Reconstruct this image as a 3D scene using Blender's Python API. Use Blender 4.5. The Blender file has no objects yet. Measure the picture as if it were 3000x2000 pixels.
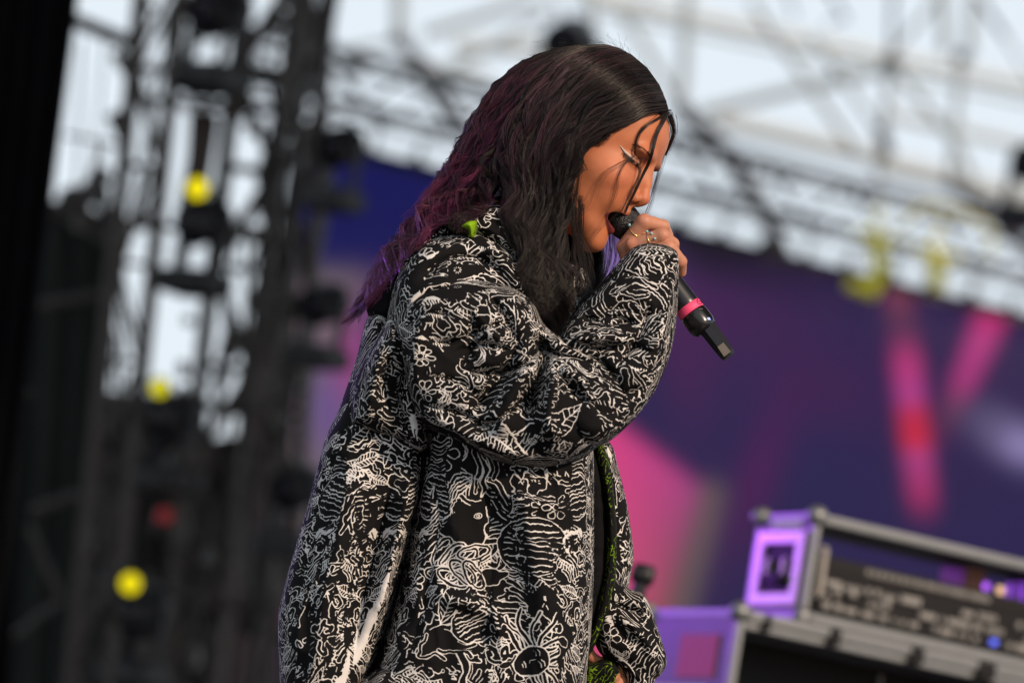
import bpy, math, random, time
import numpy as np
from mathutils import Matrix, Vector

T0 = time.time()
random.seed(7)
RNG = np.random.default_rng(7)
scene = bpy.context.scene
COL = scene.collection

# ------------------------------------------------------------------ camera
FPX = 200.0 / 36.0 * 3000.0            # focal length in photo pixels (3000 wide)
D = 7.6                                # distance to the singer
PITCH, ROLL = math.radians(8.0), math.radians(9.2)
CAM = np.array([0.0, 0.0, -0.1])       # stage floor is z = 0, photographer stands in the pit
FWD = np.array([0, math.cos(PITCH), math.sin(PITCH)])
_u0 = np.array([0, -math.sin(PITCH), math.cos(PITCH)])
_r0 = np.array([1.0, 0, 0])
RT = math.cos(ROLL) * _r0 + math.sin(ROLL) * _u0
UP = -math.sin(ROLL) * _r0 + math.cos(ROLL) * _u0
S = FPX / D                            # pixels per metre at the singer

cam_data = bpy.data.cameras.new('camera')
cam = bpy.data.objects.new('camera', cam_data)
COL.objects.link(cam)
M = Matrix.Identity(4)
for i in range(3):
    M[i][0], M[i][1], M[i][2], M[i][3] = RT[i], UP[i], -FWD[i], CAM[i]
cam.matrix_world = M
cam_data.lens = 200
cam_data.sensor_width = 36
cam_data.clip_start = 0.1
cam_data.clip_end = 3000
cam_data.dof.use_dof = True
cam_data.dof.focus_distance = D - 0.06
cam_data.dof.aperture_fstop = 4.2
scene.camera = cam

# ------------------------------------------------------------------ world, sun, exposure
SUN_DIR = (0.64 * RT + 0.44 * UP - 0.63 * FWD)      # towards the sun: right, above, behind the photographer
SUN_DIR = SUN_DIR / np.linalg.norm(SUN_DIR)
sun_el = math.asin(SUN_DIR[2])
sun_az = math.atan2(SUN_DIR[0], SUN_DIR[1])
world = bpy.data.worlds.new('World')
scene.world = world
world.use_nodes = True
wn, wl = world.node_tree.nodes, world.node_tree.links
wn.clear()
w_out = wn.new('ShaderNodeOutputWorld')
w_bg = wn.new('ShaderNodeBackground')
w_sky = wn.new('ShaderNodeTexSky')
w_sky.sky_type = 'NISHITA'
w_sky.sun_disc = False
w_sky.sun_elevation = sun_el
w_sky.sun_rotation = sun_az
w_sky.dust_density = 3.0
w_mix = wn.new('ShaderNodeMix'); w_mix.data_type = 'RGBA'   # thin even cloud over the clear sky
w_mix.inputs['Factor'].default_value = 0.86
w_mix.inputs['B'].default_value = (8.8, 9.6, 10.3, 1)
wl.new(w_sky.outputs['Color'], w_mix.inputs['A'])
wl.new(w_mix.outputs['Result'], w_bg.inputs['Color'])
w_bg.inputs['Strength'].default_value = 0.1
wl.new(w_bg.outputs['Background'], w_out.inputs['Surface'])

sun_data = bpy.data.lights.new('sun', 'SUN')
sun_data.energy = 3.7
sun_data.angle = math.radians(3.0)
sun_data.color = (1.0, 0.75, 0.54)
sun = bpy.data.objects.new('sun', sun_data)
COL.objects.link(sun)
sun.rotation_euler = Vector(SUN_DIR).to_track_quat('Z', 'Y').to_euler()
sun.location = (6, -6, 12)

scene.view_settings.view_transform = 'Standard'
scene.view_settings.look = 'None'
scene.view_settings.gamma = 1
scene.view_settings.exposure = 0.0
scene.view_settings.use_curve_mapping = False
scene.render.engine = 'CYCLES'
scene.cycles.use_denoising = True
scene.cycles.max_bounces = 6
scene.cycles.transparent_max_bounces = 8


# ------------------------------------------------------------------ helpers
def pt(px, py, dist):
    """world point seen at photo pixel (px, py) at the given depth"""
    return CAM + dist * (FWD + (px - 1500) / FPX * RT + (1000 - py) / FPX * UP)


def lin(c):
    c = np.asarray(c, float) / 255.0
    return np.where(c <= 0.04045, c / 12.92, ((c + 0.055) / 1.055) ** 2.4)


def level(px, py, p0, d0):
    """distance at which pixel (px,py) has the same height as world point p0"""
    ray = FWD + (px - 1500) / FPX * RT + (1000 - py) / FPX * UP
    return (p0[2] - CAM[2]) / ray[2]


def tag(o, label=None, cat=None, group=None, kind=None):
    if label: o['label'] = label
    if cat: o['category'] = cat
    if group: o['group'] = group
    if kind: o['kind'] = kind
    return o


def empty(name, loc, label=None, cat=None, group=None, rot=None):
    o = bpy.data.objects.new(name, None)
    COL.objects.link(o)
    o.empty_display_size = 0.1
    if rot is not None:
        m = Matrix.Identity(4)
        for i in range(3):
            for j in range(3):
                m[i][j] = rot[j][i]
            m[i][3] = loc[i]
        o.matrix_world = m
    else:
        o.matrix_world = Matrix.Translation(Vector(loc))
    tag(o, label, cat, group)
    return o


def mesh_np(name, verts, faces, smooth=True):
    """verts (N,3); faces (F,k) array or list of arrays with different k"""
    me = bpy.data.meshes.new(name)
    verts = np.ascontiguousarray(verts, np.float32)
    if isinstance(faces, np.ndarray):
        faces = [faces]
    faces = [np.asarray(f, np.int32) for f in faces if len(f)]
    me.vertices.add(len(verts))
    me.vertices.foreach_set('co', verts.ravel())
    tot = sum(f.size for f in faces)
    me.loops.add(tot)
    me.loops.foreach_set('vertex_index', np.concatenate([f.ravel() for f in faces]))
    nf = sum(len(f) for f in faces)
    me.polygons.add(nf)
    sizes = np.concatenate([np.full(len(f), f.shape[1], np.int32) for f in faces])
    starts = np.concatenate([[0], np.cumsum(sizes)[:-1]]).astype(np.int32)
    me.polygons.foreach_set('loop_start', starts)
    me.polygons.foreach_set('loop_total', sizes)
    me.polygons.foreach_set('use_smooth', np.full(nf, smooth))
    me.update(calc_edges=True)
    return me


def link(name, me, mat=None, parent=None):
    o = bpy.data.objects.new(name, me)
    COL.objects.link(o)
    if mat is not None and not me.materials:
        me.materials.append(mat)
    if parent is not None:
        o.parent = parent
    return o


def set_color(me, name, cols):
    a = me.color_attributes.new(name, 'FLOAT_COLOR', 'POINT')
    c = np.ones((len(me.vertices), 4), np.float32)
    c[:, :3] = cols
    a.data.foreach_set('color', c.ravel())


def set_vec(me, name, vecs):
    a = me.attributes.new(name, 'FLOAT_VECTOR', 'POINT')
    a.data.foreach_set('vector', np.ascontiguousarray(vecs, np.float32).ravel())


class NT:
    def __init__(self, name):
        self.m = bpy.data.materials.new(name)
        self.m.use_nodes = True
        self.n, self.l = self.m.node_tree.nodes, self.m.node_tree.links
        self.b = self.n['Principled BSDF']

    def node(self, t, **kw):
        n = self.n.new(t)
        for k, v in kw.items():
            setattr(n, k, v)
        return n

    def link(self, a, b):
        self.l.new(a, b)


def mat(name, col, rough=0.6, metal=0.0, spec=0.5, noise=0.0, nscale=20, bump=0.0, emit=None, estr=0.0):
    t = NT(name)
    t.b.inputs['Base Color'].default_value = (*col, 1)
    t.b.inputs['Roughness'].default_value = rough
    t.b.inputs['Metallic'].default_value = metal
    t.b.inputs['Specular IOR Level'].default_value = spec
    if noise or bump:
        tc = t.node('ShaderNodeTexCoord')
        nz = t.node('ShaderNodeTexNoise')
        nz.inputs['Scale'].default_value = nscale
        nz.inputs['Detail'].default_value = 5
        t.link(tc.outputs['Object'], nz.inputs['Vector'])
        if noise:
            mx = t.node('ShaderNodeMix'); mx.data_type = 'RGBA'
            mx.inputs['A'].default_value = (*[c * (1 - noise) for c in col], 1)
            mx.inputs['B'].default_value = (*[min(1, c * (1 + noise)) for c in col], 1)
            t.link(nz.outputs['Fac'], mx.inputs['Factor'])
            t.link(mx.outputs['Result'], t.b.inputs['Base Color'])
        if bump:
            bp = t.node('ShaderNodeBump')
            bp.inputs['Strength'].default_value = bump
            t.link(nz.outputs['Fac'], bp.inputs['Height'])
            t.link(bp.outputs['Normal'], t.b.inputs['Normal'])
    if emit is not None:
        t.b.inputs['Emission Color'].default_value = (*emit, 1)
        t.b.inputs['Emission Strength'].default_value = estr
    return t.m


def catmull(P, n):
    """resample polyline P (k,d) with a Catmull-Rom spline to n points"""
    P = np.asarray(P, float)
    k = len(P)
    Q = np.vstack([2 * P[0] - P[1], P, 2 * P[-1] - P[-2]])
    t = np.linspace(0, k - 1 - 1e-9, n)
    i = t.astype(int)
    f = (t - i)[:, None]
    p0, p1, p2, p3 = Q[i], Q[i + 1], Q[i + 2], Q[i + 3]
    return 0.5 * (2 * p1 + (p2 - p0) * f + (2 * p0 - 5 * p1 + 4 * p2 - p3) * f ** 2 + (3 * p1 - p0 - 3 * p2 + p3) * f ** 3)


def catmull_closed(P, n):
    P = np.asarray(P, float)
    k = len(P)
    t = np.linspace(0, k, n, endpoint=False)
    i = t.astype(int)
    f = (t - i)[:, None]
    p0, p1, p2, p3 = P[(i - 1) % k], P[i % k], P[(i + 1) % k], P[(i + 2) % k]
    return 0.5 * (2 * p1 + (p2 - p0) * f + (2 * p0 - 5 * p1 + 4 * p2 - p3) * f ** 2 + (3 * p1 - p0 - 3 * p2 + p3) * f ** 3)


def surface_nets(F, origin, h):
    """quad mesh of the zero set of F (negative inside)"""
    nx, ny, nz = F.shape
    ins = F < 0
    c = np.zeros((nx - 1, ny - 1, nz - 1), np.int8)
    for dx in (0, 1):
        for dy in (0, 1):
            for dz in (0, 1):
                c += ins[dx:nx - 1 + dx, dy:ny - 1 + dy, dz:nz - 1 + dz]
    act = (c > 0) & (c < 8)
    I, J, K = np.nonzero(act)
    N = len(I)
    idx = np.full(act.shape, -1, np.int32)
    idx[I, J, K] = np.arange(N)
    acc = np.zeros((N, 3)); cnt = np.zeros(N)
    corners = [(0, 0, 0), (1, 0, 0), (0, 1, 0), (1, 1, 0), (0, 0, 1), (1, 0, 1), (0, 1, 1), (1, 1, 1)]
    for a in range(8):
        for b in range(a + 1, 8):
            ca, cb = np.array(corners[a]), np.array(corners[b])
            if np.abs(ca - cb).sum() != 1:
                continue
            fa = F[I + ca[0], J + ca[1], K + ca[2]].astype(float)
            fb = F[I + cb[0], J + cb[1], K + cb[2]].astype(float)
            m = (fa < 0) != (fb < 0)
            t = np.zeros(N)
            t[m] = fa[m] / (fa[m] - fb[m])
            p = ca + (cb - ca) * t[:, None]
            acc[m] += p[m]; cnt[m] += 1
    V = np.stack([I, J, K], 1) + acc / cnt[:, None]
    V = np.asarray(origin) + V * h
    quads = []
    for ax in range(3):
        sl0 = [slice(None)] * 3; sl1 = [slice(None)] * 3
        sl0[ax] = slice(0, -1); sl1[ax] = slice(1, None)
        a, b = ins[tuple(sl0)], ins[tuple(sl1)]
        cr = a != b
        o1, o2 = [(1, 2), (2, 0), (0, 1)][ax]
        X = np.stack(np.nonzero(cr), 1)
        ok = (X[:, o1] > 0) & (X[:, o2] > 0) & (X[:, o1] < F.shape[o1] - 1) & (X[:, o2] < F.shape[o2] - 1)
        X = X[ok]
        flip = a[X[:, 0], X[:, 1], X[:, 2]]
        e1 = np.zeros(3, int); e1[o1] = 1
        e2 = np.zeros(3, int); e2[o2] = 1
        q = [X - e1 - e2, X - e2, X, X - e1]
        q = np.stack([idx[v[:, 0], v[:, 1], v[:, 2]] for v in q], 1)
        q[~flip] = q[~flip][:, ::-1]
        quads.append(q)
    return V, np.concatenate(quads)


def smin(a, b, k):
    h = np.clip(0.5 + 0.5 * (b - a) / k, 0, 1)
    return b + (a - b) * h - k * h * (1 - h)


def smax(a, b, k):
    return -smin(-a, -b, k)


def ell(X, c, r):
    p = [(X[i] - c[i]) / r[i] for i in range(3)]
    k0 = np.sqrt(p[0] ** 2 + p[1] ** 2 + p[2] ** 2)
    k1 = np.sqrt((p[0] / r[0]) ** 2 + (p[1] / r[1]) ** 2 + (p[2] / r[2]) ** 2) + 1e-9
    return k0 * (k0 - 1) / k1


def cone(X, a, b, ra, rb):
    a, b = np.asarray(a, float), np.asarray(b, float)
    d = b - a
    L2 = (d * d).sum()
    t = np.clip(sum((X[i] - a[i]) * d[i] for i in range(3)) / L2, 0, 1)
    q = np.sqrt(sum((X[i] - a[i] - t * d[i]) ** 2 for i in range(3)))
    return q - (ra + (rb - ra) * t)


def grid3(lo, hi, h):
    ax = [np.arange(lo[i], hi[i] + h, h, dtype=np.float32) for i in range(3)]
    return np.meshgrid(*ax, indexing='ij', sparse=True)


# unit tube shared by every pipe in the rigging
def unit_tube(sides=8):
    a = np.linspace(0, 2 * math.pi, sides, endpoint=False)
    v = [(math.cos(t), math.sin(t), z) for z in (0, 1) for t in a]
    f = np.array([[i, (i + 1) % sides, sides + (i + 1) % sides, sides + i] for i in range(sides)])
    caps = [np.array([list(range(sides))[::-1]]), np.array([list(range(sides, 2 * sides))])]
    me = mesh_np('tube', np.array(v), [f] + caps, smooth=False)
    return me


TUBES = {}


def pipe(name, a, b, r, m, parent, sides=8):
    key = (m.name, sides)
    if key not in TUBES:
        me = unit_tube(sides)
        me.materials.append(m)
        TUBES[key] = me
    o = bpy.data.objects.new(name, TUBES[key])
    COL.objects.link(o)
    a, b = Vector(a), Vector(b)
    d = b - a
    q = d.to_track_quat('Z', 'Y')
    mw = Matrix.Translation(a) @ q.to_matrix().to_4x4() @ Matrix.Diagonal((r, r, d.length, 1))
    o.parent = parent
    if parent is not None:
        pm = parent_world(parent)
        o.matrix_local = pm.inverted() @ mw
    else:
        o.matrix_world = mw
    return o


def parent_world(o):
    m = o.matrix_basis.copy()
    if o.parent:
        return parent_world(o.parent) @ m
    return m


def box_mesh(name, dims, bevel=0.0, center=(0, 0, 0)):
    import bmesh
    bm = bmesh.new()
    bmesh.ops.create_cube(bm, size=1)
    for v in bm.verts:
        v.co = Vector((v.co.x * dims[0] + center[0], v.co.y * dims[1] + center[1], v.co.z * dims[2] + center[2]))
    if bevel:
        bmesh.ops.bevel(bm, geom=bm.edges[:], offset=bevel, segments=2, affect='EDGES')
    me = bpy.data.meshes.new(name)
    bm.to_mesh(me)
    bm.free()
    return me


def lathe_mesh(name, prof, sides=24, smooth=True):
    """prof: list of (radius, z)"""
    prof = np.array(prof, float)
    a = np.linspace(0, 2 * math.pi, sides, endpoint=False)
    V = np.stack([prof[:, None, 0] * np.cos(a), prof[:, None, 0] * np.sin(a), np.repeat(prof[:, 1:2], sides, 1)], -1).reshape(-1, 3)
    k = len(prof)
    f = []
    for i in range(k - 1):
        for j in range(sides):
            f.append([i * sides + j, i * sides + (j + 1) % sides, (i + 1) * sides + (j + 1) % sides, (i + 1) * sides + j])
    fs = [np.array(f)]
    if prof[0, 0] > 1e-6: fs.append(np.array([list(range(sides))[::-1]]))
    if prof[-1, 0] > 1e-6: fs.append(np.array([list(range((k - 1) * sides, k * sides))]))
    return mesh_np(name, V, fs, smooth)


def tubes_mesh(name, P, R, sides=3):
    """P (N,M,3) strands, R (N,M) radii -> one mesh of thin tubes"""
    N, Mm, _ = P.shape
    Tn = np.gradient(P, axis=1)
    Tn /= np.linalg.norm(Tn, axis=2, keepdims=True) + 1e-12
    ref = np.array([0.13, 0.21, 0.97])
    A = np.cross(Tn, ref); A /= np.linalg.norm(A, axis=2, keepdims=True) + 1e-9
    B = np.cross(Tn, A)
    V = np.empty((N, Mm, sides, 3), np.float32)
    for s in range(sides):
        t = 2 * math.pi * s / sides + 0.5
        V[:, :, s] = P + R[..., None] * (math.cos(t) * A + math.sin(t) * B)
    base = (np.arange(N)[:, None] * Mm + np.arange(Mm - 1)[None, :]) * sides
    fs = []
    for s in range(sides):
        s2 = (s + 1) % sides
        fs.append(np.stack([base + s, base + s2, base + sides + s2, base + sides + s], -1).reshape(-1, 4))
    return mesh_np(name, V.reshape(-1, 3), np.concatenate(fs))


# ================================================================== SETTING
m_floor = mat('stage_floor_black', (0.02, 0.02, 0.022), 0.5, noise=0.4, nscale=6)
m_ground = mat('ground_asphalt', (0.05, 0.05, 0.048), 0.9, noise=0.3, nscale=3)
m_black = mat('black_paint', (0.012, 0.012, 0.014), 0.55)
m_blackcloth = mat('black_cloth', (0.006, 0.006, 0.008), 0.95, spec=0.1, noise=0.3, nscale=5)
m_truss = mat('dark_truss_metal', (0.013, 0.016, 0.026), 0.6, noise=0.2)
m_tower = mat('tower_metal', (0.062, 0.054, 0.052), 0.5, noise=0.3, nscale=8)
m_pale = mat('pale_roof_steel', (0.31, 0.375, 0.42), 0.7, noise=0.05)
m_white = mat('white_roof_beam', (0.46, 0.52, 0.56), 0.7, noise=0.04)
m_yellow = mat('yellow_light_paint', (0.85, 0.77, 0.003), 0.5, noise=0.1)  # yellow lamp light on the truss, put into a surface colour
m_alu = mat("aluminium_edge", (0.21, 0.22, 0.23), 0.42, metal=0.6, noise=0.12, nscale=30)


def build_setting():
    g = mesh_np('ground', np.array([[-900, -900, -1.7], [900, -900, -1.7], [900, 900, -1.7], [-900, 900, -1.7]]), np.array([[0, 1, 2, 3]]), False)
    tag(link('ground', g, m_ground), kind='structure')
    me = box_mesh('stage_floor', (16, 34, 0.12), 0.0, (0, 22.5, -0.06))
    tag(link('stage_floor', me, m_floor), kind='structure')
    c = box_mesh('canopy', (26, 18, 0.25), 0.0, (0, 14.2, 8.0))  # added out of view to keep skylight off the singer from above
    tag(link('added_shade_canopy', c, mat('canopy_cloth', (0.03, 0.03, 0.035), 0.9, noise=.2, nscale=2)), 'dark unseen canopy added flat over the stage to block skylight', 'canopy')


build_setting()


# ------------------------------------------------------------------ LED screen
def px_line(a, b, P):
    """distance of pixel grid P (...,2) to segment ab and parameter along it"""
    a, b = np.array(a, float), np.array(b, float)
    d = b - a
    t = np.clip(((P - a) @ d) / (d @ d), 0, 1)
    return np.linalg.norm(P - a - t[..., None] * d, axis=-1), t


def blur_poly(poly, P, soft):
    d = poly_sdf(np.asarray(poly, float), P)
    return 1 / (1 + np.exp(np.clip(d / soft * 3, -30, 30)))


def poly_sdf(V, P):
    """signed distance (negative inside) of points P (...,2) to polygon V"""
    sh = P.shape[:-1]
    Q = P.reshape(-1, 2).astype(np.float64)
    d2 = np.full(len(Q), 1e18)
    inside = np.zeros(len(Q), bool)
    n = len(V)
    for i in range(n):
        a, b = V[i], V[(i + 1) % n]
        e = b - a
        w = Q - a
        t = np.clip((w @ e) / (e @ e + 1e-12), 0, 1)
        dd = w - t[:, None] * e
        d2 = np.minimum(d2, (dd * dd).sum(1))
        c = (a[1] > Q[:, 1]) != (b[1] > Q[:, 1])
        if c.any():
            xi = a[0] + (Q[:, 1] - a[1]) / (b[1] - a[1] + 1e-12) * (b[0] - a[0])
            inside ^= c & (Q[:, 0] < xi)
    d = np.sqrt(d2)
    return np.where(inside, -d, d).reshape(sh)


def screen_colour(P):
    x, y = P[..., 0], P[..., 1]
    C = np.empty(x.shape + (3,))
    C[:] = lin((50, 41, 84))

    def put(col, a):
        C[:] = C * (1 - a[..., None]) + lin(col) * a[..., None]

    def blob(cx, cy, rx, ry, ang=0):
        c, s = math.cos(ang), math.sin(ang)
        u, v = (x - cx) * c + (y - cy) * s, -(x - cx) * s + (y - cy) * c
        return np.exp(-((u / rx) ** 2 + (v / ry) ** 2))
    put((74, 40, 86), 0.85 * blob(2150, 930, 330, 190, 0.4))
    put((84, 40, 88), 0.6 * blob(2020, 1050, 90, 240, -0.1))
    put((46, 42, 88), 0.6 * blob(2330, 1250, 260, 240))
    put((90, 34, 90), 0.65 * blob(2215, 1400, 70, 260, 0.35))
    put((78, 36, 84), 0.5 * blob(2420, 1150, 200, 120))
    put((60, 38, 84), 0.6 * blob(2800, 1100, 260, 300))
    # dark header along the top edge, a header band of the screen's own image
    edge = 700 + (x - 2050) * 0.243
    put((34, 28, 44), np.clip(1 - np.abs(y - edge - 30) / 120, 0, 1) * (x > 1700) * np.clip((2600 - x) / 500, 0, 1))
    # left side, blue field then mauve
    put((28, 28, 92), 1 / (1 + np.exp((x - 1620) / 60)) * 1 / (1 + np.exp((y - 800) / 18)))
    put((120, 104, 112), 1 / (1 + np.exp((x - 1080) / 30)) / (1 + np.exp((790 - y) / 18)))
    put((186, 66, 150), .8 * blob(1025, 1060, 46, 140, 0.25))
    put((100, 60, 118), 0.7 * blob(1110, 960, 80, 120))
    put((112, 88, 150), 0.9 * blob(960, 1200, 60, 130))
    put((150, 60, 120), 0.9 * blob(840, 1830, 180, 70))
    put((120, 50, 120), 0.9 * blob(800, 1950, 200, 90))
    # violet seen between chin and cuff
    put((150, 120, 190), blob(1790, 800, 120, 120))
    # pink arrowhead
    a = blur_poly([(1700, 1180), (1800, 1235), (2075, 1440), (2085, 1510), (1990, 1850), (1850, 1990), (1700, 1990)], P, 34)
    g = np.clip((x - 1800) / 240, 0, 1)
    gy = np.clip((y - 1300) / 450, 0, 1)
    col = lin((224, 74, 140)) * (1 - g)[..., None] + lin((190, 70, 150)) * g[..., None]
    col2 = lin((222, 84, 128)) * (1 - g)[..., None] + lin((104, 84, 86)) * g[..., None]
    col = col * (1 - gy)[..., None] + col2 * gy[..., None]
    C[:] = C * (1 - a[..., None]) + col * a[..., None]
    put((104, 90, 92), 0.9 * np.exp(-(px_line((2085, 1450), (1985, 1830), P)[0] / 45) ** 2))

    def bar(p, q, w0, w1, stops):
        d, t = px_line(p, q, P)
        w = w0 + (w1 - w0) * t
        al = 1 / (1 + np.exp((d - w) / 9))
        ks = np.array([s[0] for s in stops])
        cs = np.array([np.append(lin(s[1]), s[2]) for s in stops])
        ch = np.stack([np.interp(t, ks, cs[:, i]) for i in range(4)], -1)
        al = al * ch[..., 3]
        C[:] = C * (1 - al[..., None]) + ch[..., :3] * al[..., None]
    bar((2925, 880), (2735, 1330), 46, 26, [(0, (205, 36, 100), 1), (.25, (196, 66, 140), 1), (.55, (180, 60, 130), .95), (.72, (120, 62, 86), .7), (1, (110, 40, 90), .0)])
    bar((2632, 850), (2715, 1560), 40, 40, [(0, (150, 72, 92), .8), (.15, (110, 58, 88), .6), (.3, (196, 62, 130), 1), (.45, (190, 70, 150), 1), (.5, (206, 50, 90), 1), (.62, (220, 46, 66), 1), (.68, (190, 70, 140), 1), (.85, (178, 54, 110), .9), (1, (110, 44, 90), 0)])
    put((160, 146, 200), blob(2990, 1300, 90, 55, 0.5))
    put((104, 94, 130), 0.7 * blob(2900, 1240, 90, 60, 0.5))
    return C


def build_screen():
    d0 = 28.0
    A = pt(1030, 460, d0)
    dR = level(3000, 945, A, d0)
    B = pt(3000, 945, dR)
    u = (B - A); L0 = np.linalg.norm(u); u /= L0
    nrm = np.cross(u, [0, 0, 1.0])                     # horizontal, towards the audience
    if nrm @ FWD > 0: nrm = -nrm
    x0, x1 = -0.27, L0 + 1.0
    H = A[2] - 0.5
    nu, nv = 240, 170
    gu, gv = np.linspace(x0, x1, nu), np.linspace(0, -H, nv)
    W = A + gu[None, :, None] * u + gv[:, None, None] * np.array([0, 0, 1.0])
    rel = W - CAM
    dep = rel @ FWD
    P = np.stack([1500 + FPX * (rel @ RT) / dep, 1000 - FPX * (rel @ UP) / dep], -1)
    C = screen_colour(P)
    idx = np.arange(nu * nv).reshape(nv, nu)
    f = np.stack([idx[:-1, :-1], idx[1:, :-1], idx[1:, 1:], idx[:-1, 1:]], -1).reshape(-1, 4)
    root = empty('led_screen', (A + u * (x0 + x1) / 2) * [1, 1, 0] + [0, 0, 0.0], 'wide video wall showing pink bars on a purple field behind the singer', 'screen')
    off = np.array(root.location)
    me = mesh_np('display', W.reshape(-1, 3) - off, f, False)
    set_color(me, 'picture', C.reshape(-1, 3))
    t = NT('screen_picture')
    t.b.inputs['Base Color'].default_value = (0.01, 0.01, 0.012, 1)
    t.b.inputs['Roughness'].default_value = 0.8
    t.b.inputs['Specular IOR Level'].default_value = 0.03
    at = t.node('ShaderNodeAttribute', attribute_name='picture')
    t.link(at.outputs['Color'], t.b.inputs['Emission Color'])
    t.b.inputs['Emission Strength'].default_value = 0.82
    link('display', me, t.m, root)

    def slab(name, a0, a1, z0, z1, t0, t1):
        c = []
        for zz in (z0, z1):
            for aa, tt in ((a0, t0), (a1, t0), (a1, t1), (a0, t1)):
                c.append(A + aa * u + tt * nrm + np.array([0, 0, zz - A[2]]) - off)
        fs = np.array([[0, 1, 2, 3], [7, 6, 5, 4], [0, 4, 5, 1], [1, 5, 6, 2], [2, 6, 7, 3], [3, 7, 4, 0]])
        return link(name, mesh_np(name, np.array(c), fs, False), m_black, root)
    slab('cabinet', x0, x1, A[2] - H, A[2], -0.16, -0.012)
    slab('frame', x0 - 0.03, x1 + 0.03, A[2] + 0.002, A[2] + 0.035, -0.17, 0.02)
    slab('base', x0, x1, 0, A[2] - H - 0.002, -0.3, 0.05)
    return A, u, nrm, L0


SCR_A, SCR_U, SCR_N, SCR_L = build_screen()


def on_plane(px, py, off):
    """point where the ray of pixel (px,py) meets the vertical plane 'off' metres in front of the screen"""
    ray = FWD + (px - 1500) / FPX * RT + (1000 - py) / FPX * UP
    o = SCR_A + off * SCR_N
    t = ((o - CAM) @ SCR_N) / (ray @ SCR_N)
    return CAM + t * ray


# ------------------------------------------------------------------ truss that carries the screen
def build_truss():
    a = on_plane(1060, 158, 0.45)
    root = empty('truss', (a[0], a[1], 0.0), 'dark lattice box truss running along the top edge of the video wall', 'truss')
    zA, zB, zC = on_plane(2117, 440, 0.45)[2], on_plane(2209, 604, 0.45)[2], on_plane(2209, 722, 0.1)[2]
    s0, s1 = -1.2, SCR_L + 0.9

    def q(s, z, off):
        p = SCR_A + s * SCR_U + off * SCR_N
        return np.array([p[0], p[1], z])
    F_, B_ = 0.45, 0.16
    for z, off, r in ((zA, F_, .030), (zB, F_, .025), (zA - .02, B_, .014), (zB - .02, B_, .014)):
        pipe('chord', q(s0, z, off), q(s1, z, off), r, m_truss, root)
    pipe('header_pipe', q(s0, zC, 0.1), q(s1, zC, 0.1), .012, m_truss, root)
    step = 0.25
    n = int((s1 - s0) / step)
    for i in range(n):
        sa, sb = s0 + i * step, s0 + (i + 1) * step
        lo, hi = (zB, zA) if i % 2 == 0 else (zA, zB)
        pipe('brace', q(sa, lo, F_), q(sb, hi, F_), .012, m_truss, root, 6)
        pipe('brace', q(sa, hi - .02, B_), q(sb, lo - .02, B_), .009, m_truss, root, 6)
        if i % 2 == 0:
            pipe('brace', q(sa, zA, F_), q(sa, zA - .02, B_), .008, m_truss, root, 6)
            pipe('brace', q(sa, zB, F_), q(sa, zB - .02, B_), .008, m_truss, root, 6)
        pipe('dropper', q(sa, zB, B_), q(sa, zC, 0.1), .0085, m_truss, root, 6)
        w_ = .05 + .03 * ((i * 7) % 5) / 4
        o = link('clamp', box_mesh('header_clamp', (w_, .05, w_), .012), m_truss, root)
        o.location = Vector(q(sa, zC + .01, 0.12)) - root.location
    # added yellow shapes standing in for yellow lamp light on the truss, above the V of pink light
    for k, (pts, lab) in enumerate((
            ([(2560, 690), (2580, 800), (2550, 860)], 'yellow bracket shape standing in for lamp light on the truss, left one of the two'),
            ([(2735, 740), (2745, 850)], 'yellow bracket shape standing in for lamp light on the truss, right one of the two'))):
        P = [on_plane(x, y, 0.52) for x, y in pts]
        e = empty('yellow_light_bracket', P[0], lab, 'bracket', 'yellow shapes standing in for lamp light on the truss')
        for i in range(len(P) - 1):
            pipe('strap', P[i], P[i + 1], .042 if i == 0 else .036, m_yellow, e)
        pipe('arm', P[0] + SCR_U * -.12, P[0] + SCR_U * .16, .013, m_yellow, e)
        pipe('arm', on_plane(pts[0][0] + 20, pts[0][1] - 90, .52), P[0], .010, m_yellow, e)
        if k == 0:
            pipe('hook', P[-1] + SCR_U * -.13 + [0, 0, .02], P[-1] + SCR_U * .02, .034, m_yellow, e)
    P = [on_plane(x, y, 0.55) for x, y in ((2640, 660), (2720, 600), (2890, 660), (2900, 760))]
    e = empty('yellow_light_loop', P[0], 'thin yellow chain shape standing in for lamp light below the truss chord', 'chain')
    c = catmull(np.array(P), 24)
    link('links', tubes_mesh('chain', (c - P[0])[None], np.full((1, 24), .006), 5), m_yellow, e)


build_truss()


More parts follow.
